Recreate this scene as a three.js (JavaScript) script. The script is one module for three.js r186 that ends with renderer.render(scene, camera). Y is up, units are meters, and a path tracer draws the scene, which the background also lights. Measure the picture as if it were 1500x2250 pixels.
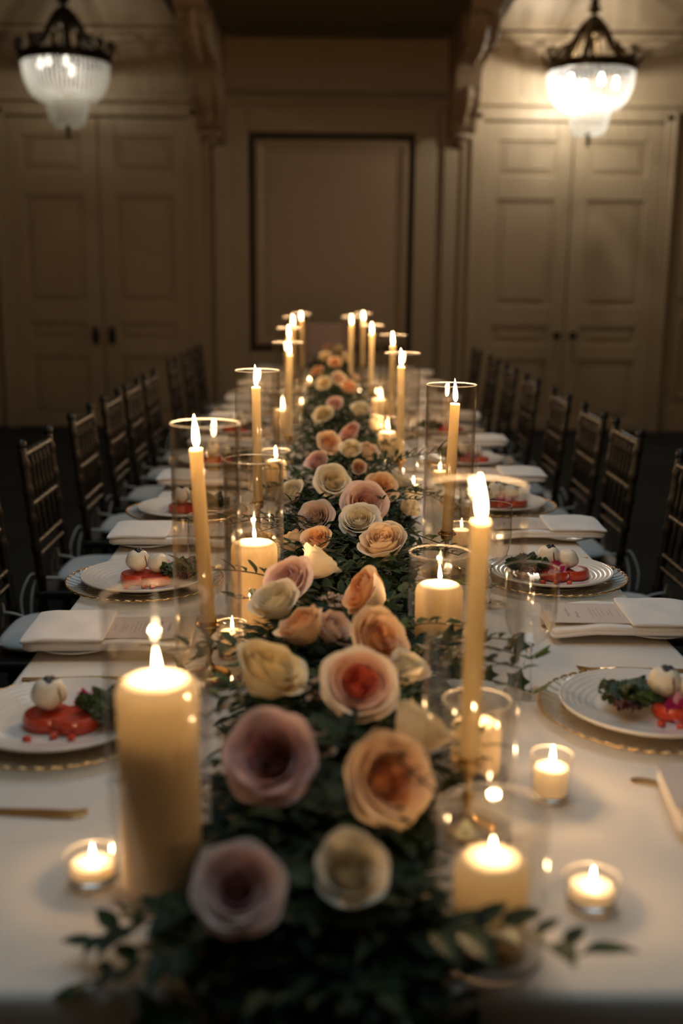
import * as THREE from 'three';
import { RoundedBoxGeometry } from 'three/addons/geometries/RoundedBoxGeometry.js';
import { mergeGeometries } from 'three/addons/utils/BufferGeometryUtils.js';
import { RectAreaLightUniformsLib } from 'three/addons/lights/RectAreaLightUniformsLib.js';

// ---------------------------------------------------------------- camera, light, exposure
const scene = new THREE.Scene();
const D2R = Math.PI / 180;
const camera = new THREE.PerspectiveCamera(2 * Math.atan(1125 / 2400) / D2R, 1500 / 2250, 0.05, 60);
camera.position.set(-0.063, 1.42, 0.91);
camera.rotation.order = 'YXZ';
camera.rotation.set(-12.2 * D2R, -0.8 * D2R, 0.55 * D2R);
camera.focus = 2.25;
camera.userData.fStop = 1.9;
const renderer = new THREE.WebGLRenderer({ antialias: true });
renderer.toneMapping = THREE.LinearToneMapping;
renderer.toneMappingExposure = 1.0;
renderer.shadowMap.enabled = true;
RectAreaLightUniformsLib.init();
scene.background = new THREE.Color(0.004, 0.005, 0.007);
const CANDLE = new THREE.Color(1, 0.6, 0.29);      // candle flame light
const FLAME_CD = 0.15;                              // intensity of one taper flame
const UNSEEN_SKY_COOL = new THREE.Color(0.66, 0.88, 1.0);   // cool light of an unseen skylight, placed to light the cloth and napkins
const UNSEEN_SKY_POWER = 1.2;
const BULB = new THREE.Color(1, 0.95, 0.87);         // chandelier bulbs
const RIGHT_CD = 3.5, LEFT_CD = 0.44;

// ---------------------------------------------------------------- helpers
function rng(seed) { let a = seed >>> 0; return () => { a = (a + 0x6d2b79f5) | 0; let t = Math.imul(a ^ (a >>> 15), 1 | a); t = (t + Math.imul(t ^ (t >>> 7), 61 | t)) ^ t; return ((t ^ (t >>> 14)) >>> 0) / 4294967296; }; }
const counts = {};
function numbered(name) { const n = counts[name] ?? 0; counts[name] = n + 1; return n ? name + '_' + String(n).padStart(3, '0') : name; }
function tag(o, label, category, group) { o.userData.label = label; o.userData.category = category; if (group) o.userData.group = group; return o; }
function thing(name, label, category, pos = [0, 0, 0], turn = 0, group) {
  const o = new THREE.Group(); o.name = numbered(name); o.position.set(...pos); o.rotation.y = turn; scene.add(o);
  return tag(o, label, category, group);
}
function part(name, geo, mat, parent, label) {
  const m = new THREE.Mesh(geo, mat); m.name = name; m.castShadow = m.receiveShadow = true; parent.add(m);
  if (label) m.userData.label = label;
  return m;
}
function structure(name, parent = scene) { const g = new THREE.Group(); g.name = name; g.userData.kind = 'structure'; parent.add(g); return g; }
function copyOf(root, label, pos, turn, group) {
  const base = root.name.replace(/_\d{3}$/, ''), c = root.clone(); c.name = numbered(base); c.userData = { ...root.userData, label };
  if (group) c.userData.group = group;
  if (pos) c.position.set(...pos);
  if (turn !== undefined) c.rotation.set(0, turn, 0);
  scene.add(c); return c;
}
const merge = (list) => { const l = list.map((g) => { const h = g.index ? g.toNonIndexed() : g; for (const k of Object.keys(h.attributes)) if (!['position', 'normal', 'uv', 'color'].includes(k)) h.deleteAttribute(k); return h; }); const col = l.some((g) => g.attributes.color); for (const g of l) { if (col && !g.attributes.color) g.setAttribute('color', new THREE.BufferAttribute(new Float32Array(g.attributes.position.count * 3).fill(1), 3)); if (!col) g.deleteAttribute('color'); } return mergeGeometries(l); };
const box = (w, h, d, x = 0, y = 0, z = 0) => new THREE.BoxGeometry(w, h, d).translate(x, y, z);
const rbox = (w, h, d, r, x = 0, y = 0, z = 0, s = 2) => new RoundedBoxGeometry(w, h, d, s, r).translate(x, y, z);
const lathe = (pts, seg = 40) => new THREE.LatheGeometry(pts.map((p) => new THREE.Vector2(p[0], p[1])), seg);
const tube = (pts, r, seg = 20, rs = 6, closed = false) => new THREE.TubeGeometry(new THREE.CatmullRomCurve3(pts.map((p) => new THREE.Vector3(...p)), closed), seg, r, rs, closed);
const torus = (R, r, y = 0, seg = 48, rs = 8) => new THREE.TorusGeometry(R, r, rs, seg).rotateX(Math.PI / 2).translate(0, y, 0);
// a sheet from a function of (u, v) in 0..1
function sheet(f, nu, nv, col) {
  const p = [], uv = [], idx = [], c = [];
  for (let j = 0; j <= nv; j++) for (let i = 0; i <= nu; i++) { const u = i / nu, v = j / nv, q = f(u, v); p.push(q[0], q[1], q[2]); uv.push(u, v); if (col) c.push(...col(u, v)); }
  for (let j = 0; j < nv; j++) for (let i = 0; i < nu; i++) { const a = j * (nu + 1) + i, b = a + 1, d = a + nu + 1, e = d + 1; idx.push(a, b, e, a, e, d); }
  const g = new THREE.BufferGeometry();
  g.setAttribute('position', new THREE.Float32BufferAttribute(p, 3)); g.setAttribute('uv', new THREE.Float32BufferAttribute(uv, 2));
  if (col) g.setAttribute('color', new THREE.Float32BufferAttribute(c, 3));
  g.setIndex(idx); g.computeVertexNormals(); return g;
}
function dataTexture(n, f, srgb = false) {
  const d = new Uint8Array(n * n * 4);
  for (let y = 0; y < n; y++) for (let x = 0; x < n; x++) { const v = f(x / n, y / n, x, y), a = Array.isArray(v) ? v : [v, v, v]; for (let c = 0; c < 3; c++) d[(y * n + x) * 4 + c] = Math.max(0, Math.min(255, a[c] * 255)); d[(y * n + x) * 4 + 3] = 255; }
  const t = new THREE.DataTexture(d, n, n); t.wrapS = t.wrapT = THREE.RepeatWrapping; t.magFilter = THREE.LinearFilter; t.minFilter = THREE.LinearMipmapLinearFilter; if (srgb) t.colorSpace = THREE.SRGBColorSpace; t.needsUpdate = true; return t;
}
function repeated(t, sx, sy) { const c = t.clone(); c.repeat.set(sx, sy); c.needsUpdate = true; return c; }

// ---------------------------------------------------------------- textures and materials
const rt = rng(5);
const slubU = Array.from({ length: 256 }, () => rt()), slubV = Array.from({ length: 256 }, () => rt()), grainN = Array.from({ length: 65536 }, () => rt());
const linenTex = dataTexture(256, (u, v, x, y) => 0.35 + 0.25 * Math.sin(x * Math.PI / 2) * Math.sin(y * Math.PI / 2) + 0.22 * (slubU[x] > 0.8) * (0.4 + 0.6 * Math.sin(v * 6.28 * (1 + Math.floor(slubV[x] * 3)) + slubV[x] * 9)) + 0.22 * (slubV[y] > 0.8) * (0.4 + 0.6 * Math.sin(u * 6.28 * (1 + Math.floor(slubU[y] * 3)) + slubU[y] * 9)) + 0.15 * grainN[y * 256 + x]);
const speckTex = dataTexture(256, (u, v, x, y) => grainN[y * 256 + x]);
const lumpTex = dataTexture(128, (u, v) => { let s = 0; for (let k = 1; k < 7; k++) s += Math.sin(6.2832 * (k * u + Math.round(k * 1.7) * v) + k * k) * Math.sin(6.2832 * (Math.round(k * 1.3) * v - k * u) + 2.1 * k) / k; return 0.5 + 0.25 * s; });
const std = (o) => new THREE.MeshStandardMaterial(o), phys = (o) => new THREE.MeshPhysicalMaterial(o);
const rgb = (r, g, b) => new THREE.Color().setRGB(r, g, b);
const M = {
  cream: std({ color: rgb(0.42, 0.31, 0.185), roughness: 0.55 }),
  doorPaint: std({ color: rgb(0.43, 0.32, 0.195), roughness: 0.45 }),
  panelPaint: std({ color: rgb(0.42, 0.29, 0.17), roughness: 0.5 }),
  paintedGapShade: std({ color: rgb(0.07, 0.048, 0.028), roughness: 0.8 }),  // shade of grooves and joints, put into the colour
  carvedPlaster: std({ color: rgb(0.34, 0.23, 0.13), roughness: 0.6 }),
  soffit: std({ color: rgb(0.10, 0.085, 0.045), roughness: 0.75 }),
  ceiling: std({ color: rgb(0.55, 0.47, 0.33), roughness: 0.8 }),
  carpet: std({ color: rgb(0.012, 0.015, 0.011), roughness: 1, bumpMap: repeated(speckTex, 30, 40), bumpScale: 0.004 }),
  blackIron: std({ color: rgb(0.01, 0.012, 0.012), roughness: 0.5, metalness: 0.4 }),
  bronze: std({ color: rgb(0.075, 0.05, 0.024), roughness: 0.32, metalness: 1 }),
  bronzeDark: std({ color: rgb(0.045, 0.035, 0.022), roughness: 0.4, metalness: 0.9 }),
  brass: std({ color: rgb(0.75, 0.47, 0.16), roughness: 0.22, metalness: 1 }),
  gold: std({ color: rgb(0.8, 0.5, 0.2), roughness: 0.25, metalness: 1 }),
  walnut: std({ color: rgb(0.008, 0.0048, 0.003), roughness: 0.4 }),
  cushion: std({ color: rgb(0.55, 0.57, 0.56), roughness: 0.95, bumpMap: repeated(linenTex, 4, 4), bumpScale: 0.0006 }),
  cloth: std({ color: rgb(0.72, 0.68, 0.63), roughness: 0.95, bumpMap: repeated(linenTex, 5, 5), bumpScale: 0.0012 }),
  napkin: std({ color: rgb(0.74, 0.72, 0.70), roughness: 0.9, bumpMap: repeated(linenTex, 3, 3), bumpScale: 0.0003 }),
  blush: std({ color: rgb(0.5, 0.36, 0.3), roughness: 0.9 }),
  wood: std({ color: rgb(0.12, 0.07, 0.035), roughness: 0.6 }),
  china: phys({ color: rgb(0.74, 0.72, 0.69), roughness: 0.16, clearcoat: 0.6, clearcoatRoughness: 0.06 }),
  glass: phys({ color: rgb(0.955, 0.94, 0.91), transmission: 1, thickness: 0, roughness: 0.0, ior: 2.0 }),
  wallGlass: phys({ color: rgb(0.975, 0.96, 0.935), transmission: 1, thickness: 0, roughness: 0.0, ior: 1.5 }),
  cutGlass: phys({ color: rgb(0.93, 0.92, 0.9), transmission: 1, thickness: 0, roughness: 0.05, ior: 1.55, bumpMap: repeated(lumpTex, 5, 3), bumpScale: 0.004 }),
  fluted: phys({ color: rgb(0.8, 0.74, 0.64), transmission: 0.72, thickness: 0, roughness: 0.1, ior: 1.7 }),
  rimGlass: phys({ color: rgb(0.95, 0.92, 0.86), transmission: 0.84, thickness: 0, roughness: 0.12, ior: 1.8 }),
  solidGlass: phys({ color: rgb(0.97, 0.96, 0.94), transmission: 1, thickness: 0.02, roughness: 0.02, ior: 1.5 }),
  wax: phys({ color: rgb(0.93, 0.82, 0.6), transmission: 0.6, thickness: 0, roughness: 1 }),
  waxBaffle: std({ color: rgb(0.85, 0.72, 0.5), roughness: 0.9 }),  // opaque wax for the hidden baffle inside pillar candles
  waxWhite: phys({ color: rgb(0.95, 0.86, 0.68), transmission: 0.6, thickness: 0, roughness: 1 }),
  taperWax: phys({ color: rgb(0.9, 0.76, 0.46), transmission: 0.35, thickness: 0, roughness: 0.85 }),
  wick: std({ color: rgb(0.01, 0.008, 0.006), roughness: 1 }),
  flame: std({ color: rgb(0, 0, 0), roughness: 1, emissive: rgb(1, 0.74, 0.4), emissiveIntensity: 50 }),
  crystal: phys({ color: rgb(0.95, 0.95, 0.93), transmission: 0.95, thickness: 0, roughness: 0.165, ior: 1.6 }),
  crystalDim: phys({ color: rgb(0.95, 0.94, 0.9), transmission: 0.9, thickness: 0, roughness: 0.5, ior: 1.6 }),
  bulbOn: std({ color: rgb(0, 0, 0), emissive: rgb(1, 0.95, 0.88), emissiveIntensity: 10 }),
  bulbDim: std({ color: rgb(0, 0, 0), emissive: rgb(1, 0.9, 0.75), emissiveIntensity: 2.2 }),
  unseenSkyPane: phys({ color: rgb(0.7, 0.8, 0.85), transmission: 0.5, thickness: 0, roughness: 1, emissive: rgb(0.72, 0.9, 1), emissiveIntensity: 0.3 }),  // faintly glowing pane of the out-of-view skylight
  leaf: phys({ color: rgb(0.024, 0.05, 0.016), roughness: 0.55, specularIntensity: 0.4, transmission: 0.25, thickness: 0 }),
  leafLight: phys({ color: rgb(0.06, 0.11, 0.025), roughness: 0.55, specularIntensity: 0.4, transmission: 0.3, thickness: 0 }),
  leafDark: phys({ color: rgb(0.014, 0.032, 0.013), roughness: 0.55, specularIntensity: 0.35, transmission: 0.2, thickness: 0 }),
  stem: std({ color: rgb(0.035, 0.045, 0.015), roughness: 0.8 }),
  waxflower: std({ color: rgb(0.34, 0.26, 0.2), roughness: 0.8 }),
  tomato: phys({ color: rgb(0.55, 0.05, 0.012), roughness: 0.25, clearcoat: 0.4 }),
  tomatoFlesh: std({ color: rgb(0.42, 0.035, 0.012), roughness: 0.35 }),
  mozzarella: phys({ color: rgb(0.82, 0.76, 0.64), roughness: 0.35, transmission: 0.15, thickness: 0 }),
  tapenade: std({ color: rgb(0.008, 0.006, 0.008), roughness: 0.35 }),
  drizzle: std({ color: rgb(0.16, 0.035, 0.012), roughness: 0.2 }),
  lettuce: phys({ color: rgb(0.045, 0.075, 0.025), roughness: 0.5, transmission: 0.3, thickness: 0 }),
  lettuceRed: phys({ color: rgb(0.12, 0.02, 0.02), roughness: 0.5, transmission: 0.3, thickness: 0 }),
  orchid: phys({ color: rgb(0.5, 0.012, 0.13), roughness: 0.6, transmission: 0.3, thickness: 0 }),
  orchidPale: phys({ color: rgb(0.72, 0.42, 0.5), roughness: 0.6, transmission: 0.3, thickness: 0 }),
  ham: phys({ color: rgb(0.5, 0.17, 0.12), roughness: 0.4, transmission: 0.2, thickness: 0 }),
};
M.leaf.side = M.leafLight.side = M.leafDark.side = THREE.DoubleSide;

// ---------------------------------------------------------------- the room
const WZ = -9.4, H = 4.3, TOP = 0.763;
{
  const floor = structure('floor'); part('floor_slab', box(10.6, 0.2, 14, 0, -0.1, -3), M.carpet, floor); part('carpet', box(10.2, 0.012, 13.2, 0, -0.004, -2.9), M.carpet, floor);
  const ceil = structure('ceiling');
  part('ceiling_panel', box(4, 0.2, 13.4, -3.1, H + 0.1, -3), M.ceiling, ceil); part('ceiling_panel', box(4, 0.2, 13.4, 3.1, H + 0.1, -3), M.ceiling, ceil);
  part('ceiling_panel', box(2.2, 0.2, 6.2, 0, H + 0.1, -6.5), M.ceiling, ceil); part('ceiling_panel', box(2.2, 0.2, 2.8, 0, H + 0.1, 2.3), M.ceiling, ceil);
  const sky = structure('unseen_window_1');   // skylight out of view, placed to light the near half of the table coolly
  part('unseen_pane', box(2.2, 0.02, 4.3, 0, H + 0.12, -1.25), M.unseenSkyPane, sky);
  part('window_frame', merge([box(2.3, 0.1, 0.08, 0, H + 0.03, 0.9), box(2.3, 0.1, 0.08, 0, H + 0.03, -3.4), box(0.08, 0.1, 4.4, -1.1, H + 0.03, -1.25), box(0.08, 0.1, 4.4, 1.1, H + 0.03, -1.25)]), M.cream, sky);
  for (const z of [-2.0, -0.5]) part('glazing_bar', box(2.2, 0.06, 0.05, 0, H + 0.06, z), M.cream, sky);
  const l = new THREE.RectAreaLight(UNSEEN_SKY_COOL, UNSEEN_SKY_POWER, 2.1, 4.1); l.name = 'unseen_skylight_light'; l.position.set(0, H - 0.03, -1.25); l.rotation.x = -Math.PI / 2; sky.add(l);  // overhead light from out of view, cooling the near cloth
  for (const [n, s] of [['left', -1], ['right', 1]]) {
    const w = structure('wall_' + n); part('wall_face', box(0.2, H, 13.4, s * 5.1, H / 2, -3), M.cream, w);
    part('dado_rail', box(0.04, 0.09, 12.9, s * 4.98, 0.95, -2.95), M.cream, w);
    const b = structure('baseboard_' + n); part('skirting', rbox(0.03, 0.2, 12.9, 0.008, s * 4.985, 0.1, -2.95), M.cream, b);
  }
  const rear = structure('wall_rear'); part('wall_face', box(10.4, H, 0.2, 0, H / 2, 3.6), M.cream, rear);
}
// the panelled back wall
{
  const w = structure('wall_back');
  part('wall_face', box(10.4, H, 0.2, 0, H / 2, WZ - 0.1), M.cream, w);
  // centre: a wide panel in a groove whose shade is painted dark, between pilasters
  const c = structure('trim_1');
  part('painted_gap_shade', box(1.56, 1.98, 0.01, -0.035, 1.70, WZ + 0.004), M.paintedGapShade, c);  // dark sheet standing in for the shade in the groove
  const bev = (x0, x1, y0, y1, wd, z0, z1) => sheetFrame(x0, x1, y0, y1, wd, z0, z1);
  part('panel_moulding', bev(-0.735, 0.665, 0.78, 2.615, 0.12, WZ + 0.02, WZ + 0.055), M.panelPaint, c);
  part('centre_panel', box(1.17, 1.61, 0.03, -0.035, 1.6975, WZ + 0.02), M.panelPaint, c);
  for (const s of [-1, 1]) part('panel_surround', rbox(0.2, 2.87, 0.07, 0.006, s * 0.85 - (s > 0 ? 0.04 : -0.0) + (s > 0 ? 0.0 : -0.04), 1.435, WZ + 0.035), M.cream, c);
  part('panel_surround', rbox(1.5, 0.2, 0.07, 0.006, -0.035, 2.77, WZ + 0.035), M.cream, c);
  part('panel_surround', rbox(1.5, 0.7, 0.07, 0.006, -0.035, 0.37, WZ + 0.035), M.cream, c);
  for (const s of [-1, 1]) { const p = structure(s < 0 ? 'trim_2' : 'trim_3'); part('pilaster', rbox(0.13, 2.55, 0.09, 0.01, s * 1.03, 1.275, WZ + 0.045), M.cream, p); part('pilaster', rbox(0.08, 2.87, 0.06, 0.01, s * 1.17, 1.435, WZ + 0.03), M.cream, p); }
  // cornices
  const cor = structure('trim_4');
  part('architrave', merge([box(10, 0.035, 0.06, 0, 2.89, WZ + 0.03), rbox(10, 0.05, 0.11, 0.015, 0, 2.935, WZ + 0.055), box(10, 0.03, 0.07, 0, 2.975, WZ + 0.035)]), M.cream, cor);
  for (const s of [-1, 1]) part('cornice', merge([rbox(3.75, 0.05, 0.1, 0.015, s * 3.13, 3.44, WZ + 0.05), box(3.75, 0.04, 0.16, s * 3.13, 3.485, WZ + 0.08), coveGeo(s * 3.13, 3.75), box(3.75, 0.06, 0.5, s * 3.13, 3.9, WZ + 0.25), rbox(3.75, 0.1, 0.56, 0.03, s * 3.13, 3.98, WZ + 0.28)]), M.cream, cor);
  part('frieze_moulding', merge([box(1.96, 0.03, 0.03, 0, 3.44, WZ + 0.015), box(1.96, 0.03, 0.05, 0, 3.475, WZ + 0.025)]), M.cream, cor);
  const bb = structure('baseboard_back'); for (const [a, b] of [[-4.98, -3.12], [3.12, 4.98]]) part('skirting', rbox(b - a, 0.22, 0.03, 0.008, (a + b) / 2, 0.11, WZ + 0.015), M.cream, bb);
  for (const s of [-1, 1]) {  // wall panels beyond the doors
    const t = structure(s < 0 ? 'trim_5' : 'trim_6');
    part('panel_moulding', sheetFrame(s * 3.95 - 0.75, s * 3.95 + 0.75, 1.25, 2.65, 0.05, WZ + 0.002, WZ + 0.03), M.cream, t);
    part('panel_moulding', sheetFrame(s * 3.95 - 0.75, s * 3.95 + 0.75, 0.32, 1.08, 0.05, WZ + 0.002, WZ + 0.03), M.cream, t);
  }
  // door casings and double doors
  let dn = 1;
  for (const s of [-1, 1]) {
    const cs = structure(s < 0 ? 'trim_7' : 'trim_8');
    for (const x of [1.265, 3.0]) part('door_casing', merge([rbox(0.10, 2.86, 0.07, 0.012, s * x, 1.43, WZ + 0.035), rbox(0.03, 2.86, 0.09, 0.008, s * (x + (x < 2 ? -0.04 : 0.04)), 1.43, WZ + 0.045)]), M.doorPaint, cs);
    part('door_casing', rbox(1.84, 0.09, 0.07, 0.012, s * 2.13, 2.835, WZ + 0.035), M.doorPaint, cs);
    part('door_reveal', box(1.66, 2.79, 0.006, s * 2.13, 1.395, WZ + 0.003), M.paintedGapShade, cs);  // dark backing sheet: shade between the door leaves is in its colour
    for (const [a, b] of [[1.316, 2.126], [2.136, 2.946]]) {
      const d = structure('door_' + dn++), x0 = s > 0 ? a : -b, x1 = s > 0 ? b : -a, cx = (x0 + x1) / 2, z = WZ + 0.012;
      for (const x of [x0 + 0.07, x1 - 0.07]) part('door_stile', rbox(0.14, 2.765, 0.045, 0.006, x, 1.393, z + 0.0225), M.doorPaint, d);
      const ys = [0.01, 0.12, 0.67, 0.82, 0.98, 1.17, 2.11, 2.32, 2.62, 2.775];
      for (let k = 0; k < 10; k += 2) part('door_rail', rbox(x1 - x0 - 0.28, ys[k + 1] - ys[k], 0.045, 0.006, cx, (ys[k] + ys[k + 1]) / 2, z + 0.0225), M.doorPaint, d);
      for (let k = 1; k < 8; k += 2) { const pw = x1 - x0 - 0.28, ph = ys[k + 1] - ys[k], cy = (ys[k] + ys[k + 1]) / 2; part('door_panel', merge([box(pw, ph, 0.026, cx, cy, z + 0.013), sheetFrame(cx - pw / 2, cx + pw / 2, cy - ph / 2, cy + ph / 2, 0.03, z + 0.035, z + 0.0275), rbox(pw - 0.14, ph - 0.1, 0.012, 0.005, cx, cy, z + 0.029)]), M.doorPaint, d); }
      const mid = (s > 0) === (a < 2) ? x1 - 0.07 : x0 + 0.07;
      if (s < 0) { const h = part('door_handle', lathe([[0, 0], [0.03, 0.002], [0.034, 0.01], [0.028, 0.02], [0, 0.024]], 24).rotateX(Math.PI / 2).scale(1.05, 2.6, 1).translate(mid, 0.86, z + 0.045), M.blackIron, d, 'black oval door plate'); h.name = 'handle_plate'; part('door_handle', new THREE.SphereGeometry(0.022, 16, 12).translate(mid, 0.86, z + 0.08), M.blackIron, d); }
      else part('door_knob', lathe([[0, 0], [0.03, 0], [0.03, 0.006], [0.012, 0.012], [0.012, 0.03], [0.03, 0.045], [0.034, 0.06], [0.026, 0.075], [0, 0.08]], 24).rotateX(Math.PI / 2).translate(mid, 0.9, z + 0.045), M.bronzeDark, d, 'small dark round knob');
    }
  }
}
function coveGeo(cx, len) {   // a hollow cove curving out from the wall
  const sh = new THREE.Shape(); sh.moveTo(0, 3.5); sh.lineTo(0.12, 3.505); sh.lineTo(0.12, 3.53); for (let k = 0; k <= 12; k++) { const a = k / 12 * Math.PI / 2; sh.lineTo(0.14 + 0.3 * (1 - Math.cos(a)), 3.55 + 0.3 * Math.sin(a)); } sh.lineTo(0.46, 3.87); sh.lineTo(0, 3.87); sh.closePath();
  return new THREE.ExtrudeGeometry(sh, { depth: len, bevelEnabled: false }).rotateY(-Math.PI / 2).translate(cx + len / 2, 0, WZ);
}
function sheetFrame(x0, x1, y0, y1, wd, z0, z1) {   // a mitred moulding: rises from z0 at its outer edge to z1 and falls inwards
  const rect = (i, z) => [[x0 + i, y0 + i, z], [x1 - i, y0 + i, z], [x1 - i, y1 - i, z], [x0 + i, y1 - i, z]];
  const rings = [rect(0, z0), rect(wd * 0.15, z1), rect(wd * 0.45, z1), rect(wd * 0.6, (z0 + z1) / 2), rect(wd * 0.85, (z0 + z1) / 2), rect(wd, z0)], p = [];
  for (let r = 0; r + 1 < rings.length; r++) for (let k = 0; k < 4; k++) { const a = rings[r][k], b = rings[r][(k + 1) % 4], c = rings[r + 1][(k + 1) % 4], d = rings[r + 1][k]; p.push(...a, ...b, ...c, ...a, ...c, ...d); }
  const g = new THREE.BufferGeometry(); g.setAttribute('position', new THREE.Float32BufferAttribute(p, 3)); g.setAttribute('uv', new THREE.Float32BufferAttribute(new Float32Array(p.length / 3 * 2), 2)); g.computeVertexNormals(); return g;
}
// the beam over the centre bay and the two carved corbels that carry it
{
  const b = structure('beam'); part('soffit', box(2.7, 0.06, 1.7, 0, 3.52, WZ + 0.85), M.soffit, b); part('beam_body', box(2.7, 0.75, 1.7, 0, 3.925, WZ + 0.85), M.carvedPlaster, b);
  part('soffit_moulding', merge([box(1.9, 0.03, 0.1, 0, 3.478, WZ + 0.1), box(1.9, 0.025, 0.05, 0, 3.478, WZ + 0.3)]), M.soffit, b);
  const prof = [[0, 2.66], [0.1, 2.66], [0.2, 2.7], [0.27, 2.78], [0.36, 2.83], [0.46, 2.9], [0.52, 3.0], [0.53, 3.1], [0.6, 3.13], [0.72, 3.15], [1.1, 3.17], [1.3, 3.2], [1.42, 3.27], [1.46, 3.36], [1.56, 3.4], [1.62, 3.49], [0, 3.49]];
  for (const s of [-1, 1]) {
    const t = thing('corbel', s < 0 ? 'carved scroll corbel under the beam, beside the dark left-hand double doors' : 'carved scroll corbel under the beam, beside the brightly lit right-hand double doors', 'corbel', [s * 1.115, 0, WZ + 0.002]);
    const sh = new THREE.Shape(prof.map((p) => new THREE.Vector2(p[0], p[1])));
    part('bracket', new THREE.ExtrudeGeometry(sh, { depth: 0.21, bevelEnabled: true, bevelSize: 0.012, bevelThickness: 0.012, bevelSegments: 2 }).translate(0, 0, -0.105).rotateY(-Math.PI / 2), M.carvedPlaster, t);
    const spiral = (cx, cy, R, turns) => tube(Array.from({ length: 30 }, (_, k) => { const q = k / 29, a = q * turns * 6.283; return [0, cy + Math.sin(a) * R * (1 - 0.85 * q), cx + Math.cos(a) * R * (1 - 0.85 * q)]; }), 0.018, 60, 6);
    for (const e of [-1, 1]) { part('scroll', spiral(0.32, 2.98, 0.13, 2).translate(e * 0.118, 0, 0), M.carvedPlaster, t); part('scroll', spiral(1.2, 3.32, 0.12, 2).translate(e * 0.118, 0, 0), M.carvedPlaster, t); }
    const leafRib = (pts, w) => { const cv = new THREE.CatmullRomCurve3(pts.map((p) => new THREE.Vector3(0, p[1], p[0]))); return sheet((u, v) => { const p = cv.getPoint(v), x = (u - 0.5) * w * Math.sin(Math.PI * (0.12 + 0.86 * v)) * (1 + 0.18 * Math.sin(v * 40)); return [x, p.y - 0.02 * Math.cos((u - 0.5) * Math.PI * 3), p.z + 0.03 * Math.cos((u - 0.5) * Math.PI)]; }, 10, 26); };
    part('acanthus_leaf', leafRib([[0.5, 3.1], [0.5, 2.97], [0.42, 2.86], [0.3, 2.79], [0.24, 2.7]], 0.2), M.carvedPlaster, t);
    part('acanthus_leaf', leafRib([[1.5, 3.36], [1.42, 3.25], [1.2, 3.16], [0.9, 3.13], [0.7, 3.11]], 0.2), M.carvedPlaster, t);
    part('pendant_foot', lathe([[0, 0], [0.03, 0.005], [0.05, 0.03], [0.04, 0.055], [0.09, 0.07], [0.1, 0.09], [0.09, 0.12], [0, 0.12]], 24).scale(1.1, 1, 0.9).translate(0, 2.55, 0.095), M.carvedPlaster, t);
  }
}

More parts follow.
